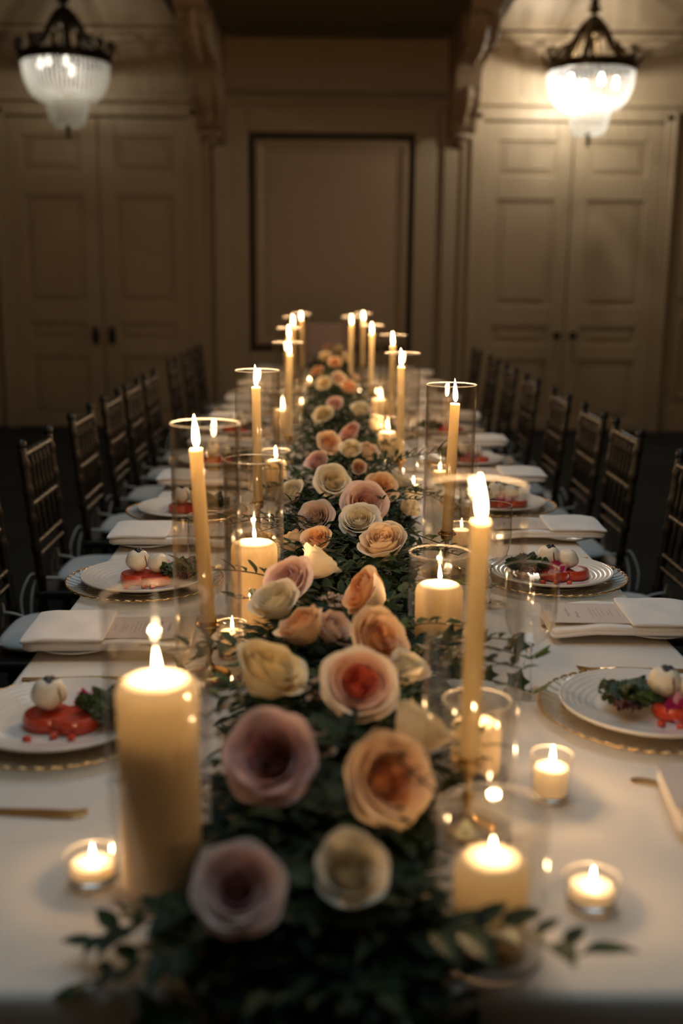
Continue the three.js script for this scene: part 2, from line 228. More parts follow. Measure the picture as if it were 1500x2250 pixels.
// ---------------------------------------------------------------- chandeliers
function chandelier(label, x, y, z, cd, bulbMat, metal, on) {
  const t = thing('chandelier', label, 'chandelier', [x, y, z], on ? 0.3 : 0); t.scale.setScalar(1.06); const CH = (H - y) / 1.06;
  // y = 0 is the gallery ring
  part('gallery_ring', lathe([[0.32, -0.03], [0.355, -0.035], [0.365, 0], [0.35, 0.035], [0.325, 0.04], [0.315, 0.01], [0.32, -0.03]], 56), metal, t);
  for (let k = 0; k < 12; k++) { const a = k / 12 * 6.2832; part('finial', tube([[0, 0.02, 0], [0.025, 0.06, 0], [0.035, 0.1, 0], [0.005, 0.125, 0], [-0.012, 0.1, 0]].map(([r, yy]) => [Math.cos(a) * (0.345 + r), yy, Math.sin(a) * (0.345 + r)]), 0.016, 14, 6), metal, t); }
  for (let k = 0; k < 6; k++) {
    const a = k / 6 * 6.2832 + 0.2, P = (r, yy) => [Math.cos(a) * r, yy, Math.sin(a) * r];
    const arm = part('arm', tube([P(0.33, 0.03), P(0.27, 0.05), P(0.21, 0.11), P(0.15, 0.2), P(0.09, 0.3), P(0.04, 0.35)], 0.025, 30, 6), metal, t);
    part('scroll', tube([P(0.31, 0.04), P(0.27, 0.12), P(0.22, 0.16), P(0.19, 0.13), P(0.215, 0.095), P(0.235, 0.115)], 0.017, 24, 6), metal, arm);
  }
  part('crown', lathe([[0.0, 0.2], [0.06, 0.21], [0.1, 0.25], [0.095, 0.3], [0.075, 0.345], [0.05, 0.375], [0.03, 0.385], [0, 0.385]], 28), metal, t);
  part('stem', lathe([[0, 0.37], [0.02, 0.37], [0.018, 0.4], [0.05, 0.42], [0.055, 0.44], [0.025, 0.46], [0.05, 0.48], [0.02, 0.5], [0.03, 0.51], [0.09, 0.54], [0.1, 0.555], [0.02, 0.565], [0.012, 0.6], [0.012, CH], [0, CH]], 28), metal, t);
  part('canopy', lathe([[0.0, CH - 0.06], [0.03, CH - 0.06], [0.09, CH - 0.03], [0.1, CH], [0, CH]], 28), metal, t);
  // strings of glass beads: an upper basket and a lower bag
  const bead = new THREE.OctahedronGeometry(1, 1), list = [], m4 = new THREE.Matrix4(), r = rng(on ? 3 : 4);
  const strand = (a, f, n, rad) => { for (let k = 0; k < n; k++) { const q = k / (n - 1), [rr, yy] = f(q); list.push([Math.cos(a) * rr, yy, Math.sin(a) * rr, rad * (0.85 + 0.3 * r())]); } };
  for (let k = 0; k < 54; k++) strand(k / 54 * 6.2832, (q) => [0.335 * Math.cos(q * 1.05) ** 0.9 + 0.0, -0.03 - 0.29 * Math.sin(q * 1.45)], 24, 0.0105);
  for (let k = 0; k < 34; k++) strand(k / 34 * 6.2832, (q) => [0.15 * Math.cos(q * 1.15) ** 0.6 + 0.01, -0.24 - 0.26 * Math.sin(q * 1.5)], 18, 0.0105);
  const im = new THREE.InstancedMesh(bead, on ? M.crystal : M.crystalDim, list.length);
  list.forEach((b, i) => im.setMatrixAt(i, m4.makeScale(b[3], b[3], b[3]).setPosition(b[0], b[1], b[2])));
  im.name = 'crystal_strands'; im.userData.kind = 'stuff'; im.castShadow = im.receiveShadow = true; t.add(im);
  part('drop_finial', lathe([[0, -0.6], [0.012, -0.59], [0.02, -0.57], [0.012, -0.545], [0.022, -0.52], [0.015, -0.5], [0.03, -0.485], [0, -0.48]], 16), metal, t);
  const bulbs = on ? [[-0.2, -0.11, 0.04], [-0.13, -0.17, 0.13], [-0.02, -0.12, 0.19], [-0.09, -0.1, -0.17], [0.14, -0.13, 0.14]] : [[-0.17, -0.06, 0.12], [-0.09, -0.05, 0.19], [0.05, -0.05, 0.2], [0.09, -0.12, 0.18], [0.0, -0.06, -0.19]];
  for (const p of bulbs) {
    part('bulb', lathe([[0, -0.035], [0.015, -0.03], [0.024, -0.01], [0.02, 0.012], [0.012, 0.03], [0.012, 0.05], [0, 0.05]], 14).translate(...p), bulbMat, t);
    const l = new THREE.PointLight(BULB, cd / bulbs.length * (on ? (p[0] < -0.05 ? 1.5 : 0.35) : 1)); l.name = 'bulb_light'; l.position.set(p[0], p[1], p[2]); l.shadow.radius = 1; l.castShadow = true; t.add(l);
  }
  return t;
}
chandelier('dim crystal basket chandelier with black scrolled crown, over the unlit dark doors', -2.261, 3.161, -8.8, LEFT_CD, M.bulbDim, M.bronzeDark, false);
chandelier('bright crystal basket chandelier with bronze scrolled crown, lighting the cream doors', 2.133, 3.141, -8.8, RIGHT_CD, M.bulbOn, M.bronze, true);

// ---------------------------------------------------------------- table and cloth
const TX = 0.58, TZ = -7.3;
{
  const t = thing('banquet_table', 'long banquet table hidden under the white linen cloth', 'table', [0, 0, 0]);
  part('tabletop', rbox(2 * TX - 0.02, 0.03, 7.28, 0.008, 0, 0.742, TZ / 2), M.wood, t);
  for (let k = 0; k < 5; k++) for (const s of [-1, 1]) part('leg', lathe([[0, 0], [0.025, 0], [0.03, 0.05], [0.025, 0.4], [0.035, 0.727], [0, 0.727]], 16).translate(s * 0.48, 0.001, -0.12 - k * 1.76), M.wood, t);
  const c = tag(new THREE.Mesh(undefined, M.cloth), 'white linen tablecloth covering the whole long banquet table', 'tablecloth'); c.name = 'tablecloth'; c.castShadow = c.receiveShadow = true;
  const path = []; // closed-over profile: drop, rounded edge, top, edge, drop
  for (let k = 0; k <= 8; k++) path.push([-TX, 0.3 + k * 0.056]);
  for (let k = 1; k <= 4; k++) { const a = k / 4 * Math.PI / 2; path.push([-TX + 0.012 * (1 - Math.cos(a)), TOP - 0.012 + 0.012 * Math.sin(a)]); }
  const half = path.slice();
  for (let k = 1; k < 20; k++) path.push([-TX + 0.012 + (2 * TX - 0.024) * k / 20, TOP]);
  for (const p of half.reverse()) path.push([-p[0], p[1]]);
  const n = path.length - 1, NZ = 160;
  const main = sheet((u, v) => { const [x, y] = path[Math.round(u * n)], z = v * TZ, d = Math.max(0, (TOP - 0.02 - y) / 0.45); const w = Math.min(1, Math.min(-z, z - TZ) / 0.2); return [x + Math.sign(x) * w * d * (0.012 + 0.012 * Math.sin(z * 21 + Math.sin(z * 5) * 2)), y, z]; }, n, NZ);
  const front = (z, s) => sheet((u, v) => { const x = -TX + 2 * TX * u, y = TOP - (v < 0.15 ? 0.012 * (1 - Math.cos(v / 0.15 * Math.PI / 2)) : 0.012 + (v - 0.15) / 0.85 * 0.45), o = v < 0.15 ? 0.012 * Math.sin(v / 0.15 * Math.PI / 2) : 0.012, d = Math.max(0, v - 0.15), w = Math.min(1, (TX - Math.abs(x)) / 0.12); return [x, y, z + s * w * (o + d * (0.01 + 0.014 * Math.sin(x * 23 + 1)))]; }, 80, 18);
  c.geometry = merge([main, front(0, 1), front(TZ, -1)]);
  const pos = c.geometry.attributes.position, uv = c.geometry.attributes.uv; for (let i = 0; i < pos.count; i++) { const x = pos.getX(i), y = pos.getY(i), z = pos.getZ(i); uv.setXY(i, x + (y < TOP - 0.015 ? Math.sign(x) * (TOP - y) : 0), z + (TOP - y)); }
  scene.add(c);
}

// ---------------------------------------------------------------- chairs
function bamboo(pts, r, rings) {  // turned rod with ring swellings between two points
  const a = new THREE.Vector3(...pts[0]), b = new THREE.Vector3(...pts[1]), L = a.distanceTo(b), pr = [[0, 0]];
  for (let k = 0; k <= rings * 6; k++) { const q = k / (rings * 6), f = Math.abs(((q * rings) % 1) - 0.5) < 0.09 ? 1.35 : 1; pr.push([r * f, q * L]); }
  pr.push([0, L]);
  return lathe(pr, 8).applyQuaternion(new THREE.Quaternion().setFromUnitVectors(new THREE.Vector3(0, 1, 0), b.clone().sub(a).normalize())).translate(a.x, a.y, a.z);
}
let chairProto, cushionProto;
{
  const t = thing('banquet_chair', '', 'chair');
  for (const s of [-1, 1]) {
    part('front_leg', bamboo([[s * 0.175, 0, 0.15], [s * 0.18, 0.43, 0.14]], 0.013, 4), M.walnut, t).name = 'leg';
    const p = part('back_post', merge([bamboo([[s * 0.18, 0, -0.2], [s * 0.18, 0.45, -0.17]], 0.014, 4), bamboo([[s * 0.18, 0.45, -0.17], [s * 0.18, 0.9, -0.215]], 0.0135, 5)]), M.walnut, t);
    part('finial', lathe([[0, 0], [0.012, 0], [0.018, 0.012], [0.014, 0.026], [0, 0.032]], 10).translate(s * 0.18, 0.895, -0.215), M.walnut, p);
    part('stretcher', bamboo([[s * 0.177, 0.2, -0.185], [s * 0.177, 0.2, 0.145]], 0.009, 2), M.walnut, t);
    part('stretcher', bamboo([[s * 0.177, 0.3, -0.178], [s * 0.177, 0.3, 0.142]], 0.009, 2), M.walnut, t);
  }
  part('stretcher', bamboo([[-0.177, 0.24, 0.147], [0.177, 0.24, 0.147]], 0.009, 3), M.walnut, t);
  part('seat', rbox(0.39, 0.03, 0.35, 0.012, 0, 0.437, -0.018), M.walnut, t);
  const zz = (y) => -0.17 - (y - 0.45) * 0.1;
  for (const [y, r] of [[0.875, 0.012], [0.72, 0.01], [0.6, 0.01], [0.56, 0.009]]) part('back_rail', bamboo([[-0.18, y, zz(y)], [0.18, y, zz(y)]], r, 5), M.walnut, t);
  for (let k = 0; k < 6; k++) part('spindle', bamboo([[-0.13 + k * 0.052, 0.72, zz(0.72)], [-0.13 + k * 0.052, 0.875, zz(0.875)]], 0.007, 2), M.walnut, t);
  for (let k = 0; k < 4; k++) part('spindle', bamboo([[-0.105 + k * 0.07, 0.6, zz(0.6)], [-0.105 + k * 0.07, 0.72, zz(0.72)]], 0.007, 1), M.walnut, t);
  chairProto = t;
  const cu = thing('seat_cushion', '', 'cushion');
  part('pad', sheetClosed((u, v) => { const a = u * 6.2832, sq = 0.163 / Math.pow(Math.abs(Math.cos(a)) ** 4 + Math.abs(Math.sin(a)) ** 4, 0.25), f = Math.sin(v * Math.PI) ** 0.45, h = -Math.cos(v * Math.PI); return [Math.cos(a) * sq * f, 0.022 + 0.022 * h + (h > 0 ? 0.008 * (1 - f) : 0), Math.sin(a) * sq * f * 0.9 - 0.01]; }, 40, 14), M.cushion, cu);
  for (const s of [-1, 1]) { part('tie', tube([[s * 0.13, 0.024, -0.13], [s * 0.152, 0.03, -0.175], [s * 0.158, 0.03, -0.2], [s * 0.18, 0.0, -0.212], [s * 0.19, -0.07, -0.218], [s * 0.186, -0.13, -0.214]], 0.004, 22, 5), M.cushion, cu); part('tie', tube([[s * 0.158, 0.03, -0.2], [s * 0.185, 0.05, -0.212], [s * 0.205, 0.03, -0.225], [s * 0.22, -0.02, -0.24], [s * 0.225, -0.08, -0.236]], 0.0035, 16, 5), M.cushion, cu); }
  cushionProto = cu;
}
function sheetClosed(f, nu, nv) { return sheet(f, nu, nv); }
{
  const ord = ['', 'second ', 'third ', 'fourth ', 'fifth ', 'sixth ', 'seventh ', 'eighth ', 'ninth ', 'tenth ', 'eleventh '], L = [-1.9, -2.54, -3.2, -3.78, -4.28, -4.8, -5.68, -6.32, -6.95], R = [-2.13, -2.88, -3.38, -4.0, -4.72, -5.38, -6.05, -6.85];
  const last = (n, k) => k === 0 ? 'nearest' : ord[k] + 'nearest';
  let first = true;
  for (const [side, xs, s] of [['left', L, -1], ['right', R, 1]]) xs.forEach((z, k) => {
    const w = `${last(xs.length, k)} dark turned-wood banquet chair in the row along the ${side} table side`, cw = `white tie-on cushion on the ${last(xs.length, k)} chair of the ${side} row`;
    const pos = [s * 0.775, 0.002, z], turn = -s * Math.PI / 2, cp = [s * 0.765, 0.456, z];
    if (first) { chairProto.position.set(...pos); chairProto.rotation.y = turn; chairProto.scale.set(0.9, 1, 1); cushionProto.scale.set(0.88, 1, 1); tag(chairProto, w, 'chair', 'dark banquet chairs along the table'); cushionProto.position.set(...cp); cushionProto.rotation.y = turn; tag(cushionProto, cw, 'cushion', 'white chair cushions'); first = false; }
    else { copyOf(chairProto, w, pos, turn); copyOf(cushionProto, cw, cp, turn); }
  });
  const h = thing('host_chair', 'blush upholstered chair with a square back at the far table end', 'chair', [-0.07, 0.002, -7.66], Math.PI);
  h.rotation.y = 0;
  part('backrest', rbox(0.4, 0.52, 0.06, 0.02, 0, 0.79, -0.2), M.blush, h); part('seat', rbox(0.42, 0.1, 0.4, 0.03, 0, 0.43, 0.0), M.blush, h);
  for (const x of [-0.17, 0.17]) for (const z of [-0.17, 0.16]) part('leg', lathe([[0, 0], [0.012, 0], [0.02, 0.38], [0, 0.38]], 10).translate(x, 0, z), M.walnut, h);
}

// ---------------------------------------------------------------- candles
const flameGeo = lathe(Array.from({ length: 15 }, (_, k) => { const q = k / 14; return [0.0058 * Math.pow(Math.sin(Math.PI * Math.pow(q, 0.62)), 0.9) * (1 - 0.25 * q) + 0.00001, q * 0.05]; }), 14);
function addFlame(parent, y, s, cd, lean = 0) {
  const w = part('wick', tube([[0, y - 0.004, 0], [0.0005, y + 0.004, 0], [0.002, y + 0.010 * s, 0.0]], 0.0009, 6, 5), M.wick, parent);
  const f = part('flame', flameGeo, M.flame, parent); f.scale.set(s, s, s); f.position.set(0.001, y + 0.004, 0); f.rotation.z = lean; f.castShadow = false;
  const l = new THREE.PointLight(CANDLE, cd); l.name = 'flame_light'; l.position.set(0.001, y + 0.004 + 0.022 * s, 0); l.shadow.radius = 0.22; l.castShadow = true; parent.add(l);
  return w;
}
const candleSpots = [];
function hurricane(label, x, z, r, h, group) {   // thick-walled: an outer and, where the wall shows, an inner face
  const t = thing('hurricane_glass', label, 'glass cylinder', [x, TOP, z], 0, group);
  const near = z > -1.6 && z < -0.35;
  part('cylinder', lathe([[r, 0.006], [r, h - 0.002]], 64), near ? M.wallGlass : M.glass, t);
  if (near) for (const d of h > 0.25 ? [0.0018, 0.0036] : [0.003]) part('inner_wall', lathe([[r - d, 0.009], [r - d, h - 0.002]], 64), M.wallGlass, t);
  part('rim', torus(r - 0.0012, 0.0016, h - 0.0012, 64, 8), M.rimGlass, t);
  part('base', lathe([[0, 0.001], [r - 0.001, 0.001], [r, 0.004], [r - 0.001, 0.009], [0, 0.007]], 48), M.solidGlass, t);
  candleSpots.push([x, z, r]); return t;
}
function taper(where, x, z, tilt, s = 1) {
  const hold = thing('candlestick', `slim brass candlestick holding ${where[0]}`, 'candle holder', [x, TOP + 0.0085, z], 0, 'brass candlesticks');
  part('base', lathe([[0, 0], [0.034, 0], [0.036, 0.004], [0.03, 0.008], [0.012, 0.014], [0.006, 0.024]], 36), M.brass, hold);
  part('stem', lathe([[0.006, 0.022], [0.0045, 0.035], [0.0075, 0.042], [0.0045, 0.05], [0.0045, 0.068], [0.008, 0.075]], 20), M.brass, hold);
  const cup = part('cup', lathe([[0.008, 0.073], [0.0135, 0.078], [0.0145, 0.095], [0.0155, 0.096], [0.0125, 0.096], [0.012, 0.08], [0, 0.08]], 28), M.brass, hold);
  part('drip_ring', torus(0.019, 0.0018, 0.088, 32, 6), M.brass, cup);
  const t = thing('taper_candle', where[1], 'candle', [x, TOP + 0.0085 + 0.081, z], 0, 'ivory taper candles'); t.rotation.z = tilt;
  part('wax', lathe([[0, 0], [0.0122, 0], [0.0122, 0.02], [0.0118, 0.1], [0.0112, 0.2], [0.0106, 0.285 * s], [0.0112, 0.294 * s], [0.0102, 0.299 * s], [0.006, 0.2965 * s], [0, 0.295 * s]], 28), M.taperWax, t);
  addFlame(t, 0.297 * s, 1.05, FLAME_CD * (z < -3.9 ? 2.3 : z > -0.5 ? 0.55 : 1), -tilt + 0.06);
  hurricane(where[2], x, z, 0.055, 0.43, 'tall glass cylinders around taper candles');
}
taper(['the ivory taper left of the garland by the near napkin', 'leaning lit taper in a tall cylinder, left of garland, before the etched goblet', 'tall clear cylinder around the leaning taper left of the garland'], -0.255, -0.8, 0.05);
taper(['the second taper left of the garland', 'lit taper left of the garland, second from the camera on that side', 'tall clear cylinder around the second taper left of the garland'], -0.235, -1.78, 0.012);
taper(['the third taper left of the garland', 'lit taper left of the garland, third from the camera on that side', 'tall clear cylinder around the third taper left of the garland'], -0.202, -2.93, -0.02);
taper(['the fourth taper left of the garland', 'blurred lit taper left of the garland, fourth from the camera', 'tall clear cylinder around the fourth taper left of the garland'], -0.235, -3.99, 0);
taper(['the fifth taper left of the garland', 'blurred lit taper left of the garland, fifth from the camera', 'tall clear cylinder around the fifth taper left of the garland'], -0.258, -5.29, 0);
taper(['the last taper left of the garland', 'blurred lit taper left of the garland, farthest on that side', 'tall clear cylinder around the last taper left of the garland'], -0.226, -5.9, 0);
taper(['the big foreground taper right of the garland', 'large blurred lit taper in front, right of the garland', 'large blurred clear cylinder around the foreground taper'], 0.107, -0.29, -0.012);
taper(['the second taper right of the garland', 'lit taper right of the garland whose flame tops its cylinder rim', 'sharp tall clear cylinder around the second taper right of the garland'], 0.206, -1.46, -0.03);
taper(['the third taper right of the garland', 'lit taper right of the garland, third from the camera on that side', 'tall clear cylinder around the third taper right of the garland'], 0.165, -2.44, 0.012);
taper(['the fourth taper right of the garland', 'blurred lit taper right of the garland, fourth from the camera', 'tall clear cylinder around the fourth taper right of the garland'], 0.197, -3.49, 0);
taper(['the fifth taper right of the garland', 'blurred lit taper right of the garland, fifth from the camera', 'tall clear cylinder around the fifth taper right of the garland'], 0.148, -4.36, 0);
taper(['the sixth taper right of the garland', 'blurred lit taper right of the garland, sixth from the camera', 'tall clear cylinder around the sixth taper right of the garland'], 0.073, -5.46, 0);
taper(['the last taper right of the garland', 'blurred lit taper right of the garland, farthest on that side', 'tall clear cylinder around the last taper right of the garland'], 0.16, -6.05, 0);
function pillar(label, glassLabel, x, z, r, h, gr, gh, cd = 0.1, fs = 1) {
  const y0 = glassLabel ? TOP + 0.0095 : TOP + 0.0005, t = thing('pillar_candle', label, 'candle', [x, y0, z], 0, 'ivory pillar candles');
  const e = Math.min(0.008, r * 0.2);
  part('wax', lathe([[0, 0], [r - 0.003, 0], [r, 0.003], [r, h * 0.5], [r, h - e - 0.006], [r - e * 0.3, h - 0.006], [r - e, h - 0.002], [r * 0.6, h], [r * 0.25, h - 0.001], [0, h - 0.002]], 48), M.wax, t);
  const ct = h - Math.min(0.05, h * 0.4); part('inner_baffle', lathe([[0, 0.002], [r * 0.82, 0.002], [r * 0.84, ct - 0.012], [r * 0.6, ct - 0.003], [0, ct]], 36), M.waxBaffle, t);  // hidden block added inside the wax to keep the flame glow near the top
  addFlame(t, h, fs, cd, 0.05);
  if (glassLabel) hurricane(glassLabel, x, z, gr, gh, 'glass cylinders around pillar candles'); else candleSpots.push([x, z, r]);
}
pillar('tallest wide pillar candle, blurred in front at the left, its top glowing', 'wide clear cylinder around the tallest foreground pillar candle', -0.239, -0.17, 0.043, 0.235, 0.054, 0.335, 0.09, 0.62);
pillar('sharp white pillar candle left of the white roses, reflected in its cylinder', 'clear cylinder around the sharp pillar candle left of the roses', -0.197, -1.06, 0.043, 0.165, 0.055, 0.33, 0.1, 0.6);
pillar('pillar candle right of the orange rose, seen through the foreground taper cylinder', 'short clear cylinder around the pillar right of the orange rose', 0.131, -0.89, 0.041, 0.135, 0.053, 0.2, 0.1, 0.6);
pillar('short pillar candle standing behind the large foreground taper', 'low clear cylinder around the short pillar behind the foreground taper', 0.138, -0.45, 0.034, 0.07, 0.046, 0.11, 0.05, 0.5);
pillar('broad low pillar candle at the front table edge, dark leaves before it', 'low wide clear cylinder around the pillar at the front table edge', 0.101, -0.06, 0.037, 0.095, 0.054, 0.155, 0.032, 0.36);
pillar('small pillar candle left of the garland behind the second taper', 'low clear cylinder around the small pillar behind the second taper', -0.215, -2.3, 0.032, 0.11, 0.043, 0.15, 0.09, 0.8);
pillar('blurred pillar candle left of the garland beyond the third taper', 'clear cylinder around the blurred pillar beyond the third left taper', -0.239, -3.4, 0.038, 0.13, 0.052, 0.21, 0.09, 0.9);
pillar('blurred pillar candle right of the garland beyond the third taper', 'clear cylinder around the blurred pillar beyond the third right taper', 0.155, -3.0, 0.035, 0.1, 0.045, 0.16, 0.09, 0.8);
pillar('far blurred pillar candle right of the garland by the fourth taper', 'clear cylinder around the far pillar by the fourth right taper', 0.17, -3.89, 0.036, 0.12, 0.048, 0.2, 0.09, 0.9);
function votive(label, x, z, low, group = 'small votive candles in glass cups') {
  const t = thing('votive_glass', `${low ? 'shallow' : 'small'} glass cup holding the ${label}`, 'glass cup', [x, TOP, z], 0, 'glass cups of the votive candles');
  const r = low ? 0.029 : 0.026, h = low ? 0.034 : 0.062, b = low ? 0.013 : 0.010;
  part('cup', lathe([[r * 0.8, 0.002], [r * 0.95, 0.008], [r, h * 0.6], [r * 1.02, h]], 36), M.glass, t);
  part('rim', torus(r * 1.02, 0.0013, h, 40, 6), M.rimGlass, t);
  part('base', lathe([[0, 0.0005], [r * 0.8, 0.0005], [r * 0.88, 0.004], [r * 0.86, b - 0.001], [0, b - 0.001]], 36), M.solidGlass, t);
  const c = thing('votive_candle', label, 'candle', [x, TOP + b, z], 0, group), hr = r * 0.84, hh = low ? 0.012 : 0.036;
  part('wax', lathe([[0, 0], [hr - 0.002, 0], [hr, 0.002], [hr, hh - 0.003], [hr - 0.002, hh], [hr * 0.4, hh - 0.0015], [0, hh - 0.002]], 32), M.waxWhite, c);
  addFlame(c, hh, low ? 0.36 : 0.5, low ? 0.016 : 0.03, 0);
  candleSpots.push([x, z, r]);
}
votive('blurred floating tealight at the left front beside the tallest pillar', -0.318, -0.185, true);
votive('blurred tealight at the right front of the cloth', 0.222, -0.14, true);
votive('glowing votive on the cloth before the right dinner plate', 0.227, -0.385, false);
votive('lit votive among leaves left of the garland before the pillar', -0.228, -0.92, false);
votive('bright votive right of the garland behind the pillar candle', 0.27, -1.72, false);
votive('bright votive right of the garland beside the white roses', 0.195, -2.3, false);
votive('votive behind the second right-hand taper', 0.3, -2.55, false);
votive('small far votive left of the garland below the far tapers', -0.17, -5.6, false);
votive('votive left of the garland between third taper and far pillar', -0.19, -4.4, false);
votive('far votive right of the garland before the sixth taper', 0.11, -5.0, false);
votive('far votive right of the garland between fifth and sixth tapers', 0.2, -4.9, false);
votive('far votive right of the garland beside the fourth taper', 0.23, -4.15, false);

// ---------------------------------------------------------------- stemware
function goblet(label, x, z, etched) {
  const t = thing('wine_goblet', label, 'goblet', [x, TOP, z], 0, 'stemmed goblets at the place settings');
  part('bowl', lathe([[0.006, 0.082], [0.02, 0.088], [0.034, 0.105], [0.041, 0.13], [0.0435, 0.16], [0.043, 0.185], [0.0415, 0.21]], 44), etched ? M.cutGlass : M.glass, t);
  part('rim', torus(0.0415, 0.0011, 0.21, 44, 6), M.rimGlass, t);
  part('stem', lathe([[0, 0.004], [0.008, 0.006], [0.0045, 0.02], [0.007, 0.03], [0.0045, 0.04], [0.008, 0.05], [0.0045, 0.06], [0.0055, 0.078], [0.009, 0.084], [0, 0.087]], 18), M.solidGlass, t);
  part('foot', lathe([[0, 0.001], [0.037, 0.001], [0.038, 0.0025], [0.02, 0.004], [0.006, 0.008]], 36), M.glass, t);
  candleSpots.push([x, z, 0.04]); return t;
}
goblet('etched goblet left of the sharp pillar candle', -0.285, -1.12, true);
goblet('second etched goblet on the left, beyond the sharp pillar candle', -0.3, -1.95, true);
goblet('third goblet on the left, beyond the second taper', -0.32, -2.72, true);
goblet('goblet on the left beside the fourth napkin', -0.33, -3.5, true);
goblet('blurred goblet right of the large foreground taper', 0.262, -0.75, false);
goblet('goblet on the right behind the votive, before the second taper', 0.268, -1.235, false);
goblet('goblet on the right beyond the second taper', 0.31, -2.05, true);
goblet('far goblet on the right beside the third taper', 0.24, -2.78, true);
goblet('far goblet on the right beyond the third taper', 0.272, -3.565, true);

// ---------------------------------------------------------------- place settings
const chargerProto = thing('charger_plate', '', 'charger'), plateProto = thing('dinner_plate', '', 'plate'), breadProto = thing('bread_plate', '', 'plate');
{
  part('fluted_disc', sheet((u, v) => { const a = u * 6.2832, r = 0.02 + v * 0.146, rim = Math.max(0, (v - 0.6) / 0.4), y = 0.003 + rim * rim * 0.012 + rim * 0.0036 * Math.sin(a * 48); return [Math.cos(a) * r, y, -Math.sin(a) * r]; }, 240, 16), M.fluted, chargerProto);
  part('foot_ring', torus(0.085, 0.0022, 0.0022, 56, 6), M.fluted, chargerProto);
  part('gold_rim', new THREE.TubeGeometry(new (class extends THREE.Curve { getPoint(t, o = new THREE.Vector3()) { const a = t * 6.2832; return o.set(Math.cos(a) * (0.1665 + 0.0008 * Math.sin(a * 48)), 0.0155 + 0.001 * Math.sin(a * 48 + 0.5), Math.sin(a) * (0.1665 + 0.0008 * Math.sin(a * 48))); } })(), 300, 0.0019, 6, true), M.gold, chargerProto, 'beaded gold rim');
  const ribs = []; for (let k = 0; k <= 16; k++) { const q = k / 16; ribs.push([0.085 + q * 0.048, 0.008 + q * 0.013 + 0.0006 * Math.sin(q * 31)]); }
  part('plate_body', lathe([[0, 0.0], [0.06, 0.0], [0.075, 0.001], [0.1, 0.007], [0.134, 0.0165], [0.1365, 0.0195], [0.1355, 0.0225], ...ribs.reverse(), [0.078, 0.006], [0, 0.005]], 72), M.china, plateProto);
  part('plate_body', lathe([[0, 0], [0.04, 0], [0.05, 0.002], [0.078, 0.012], [0.0805, 0.0145], [0.078, 0.0155], [0.05, 0.006], [0, 0.005]], 56), M.china, breadProto);
}
const butterProto = thing('butter_knife', '', 'knife'), forkProto = thing('gold_fork', '', 'fork'), knifeProto = thing('gold_knife', '', 'knife');
{
  const bar = (pts, w, h) => { const cv = new THREE.CatmullRomCurve3(pts.map((p) => new THREE.Vector3(...p))); return sheet((u, v) => { const p = cv.getPoint(v), a = u * 6.2832, ww = typeof w === 'function' ? w(v) : w; return [p.x, p.y + Math.sin(a) * h, p.z + Math.cos(a) * ww]; }, 8, 20); };
  part('handle', bar([[0, 0.003, 0], [0.05, 0.004, 0], [0.1, 0.006, 0], [0.13, 0.007, 0]], (v) => 0.0055 - 0.003 * v, 0.0022), M.gold, forkProto);
  const hd = part('tine_base', bar([[0.125, 0.007, 0], [0.14, 0.005, 0], [0.155, 0.004, 0]], (v) => 0.003 + 0.008 * Math.min(1, v * 1.4), 0.0014), M.gold, forkProto);
  for (let k = 0; k < 4; k++) part('tine', bar([[0.152, 0.004, -0.0085 + k * 0.0057], [0.175, 0.004, -0.0085 + k * 0.0057], [0.195, 0.007, -0.0082 + k * 0.0055]], 0.0012, 0.0011), M.gold, hd);
  part('handle', bar([[0, 0.0035, 0], [0.06, 0.0035, 0], [0.11, 0.0035, 0]], (v) => 0.0065 - 0.0015 * v, 0.0026), M.gold, knifeProto);
  part('blade', bar([[0.108, 0.0035, 0], [0.16, 0.0035, 0.002], [0.2, 0.0035, 0.003], [0.218, 0.0035, -0.003]], (v) => (v > 0.97 ? 0.001 : 0.007 + 0.003 * Math.sin(v * 2.6)), 0.001), M.gold, knifeProto);
}
for (const c of knifeProto.children) part(c.name, c.geometry, M.gold, butterProto); butterProto.scale.set(0.64, 1, 0.8);
const napkinProto = thing('folded_napkin', '', 'napkin'), menuProto = thing('menu_card', '', 'menu');
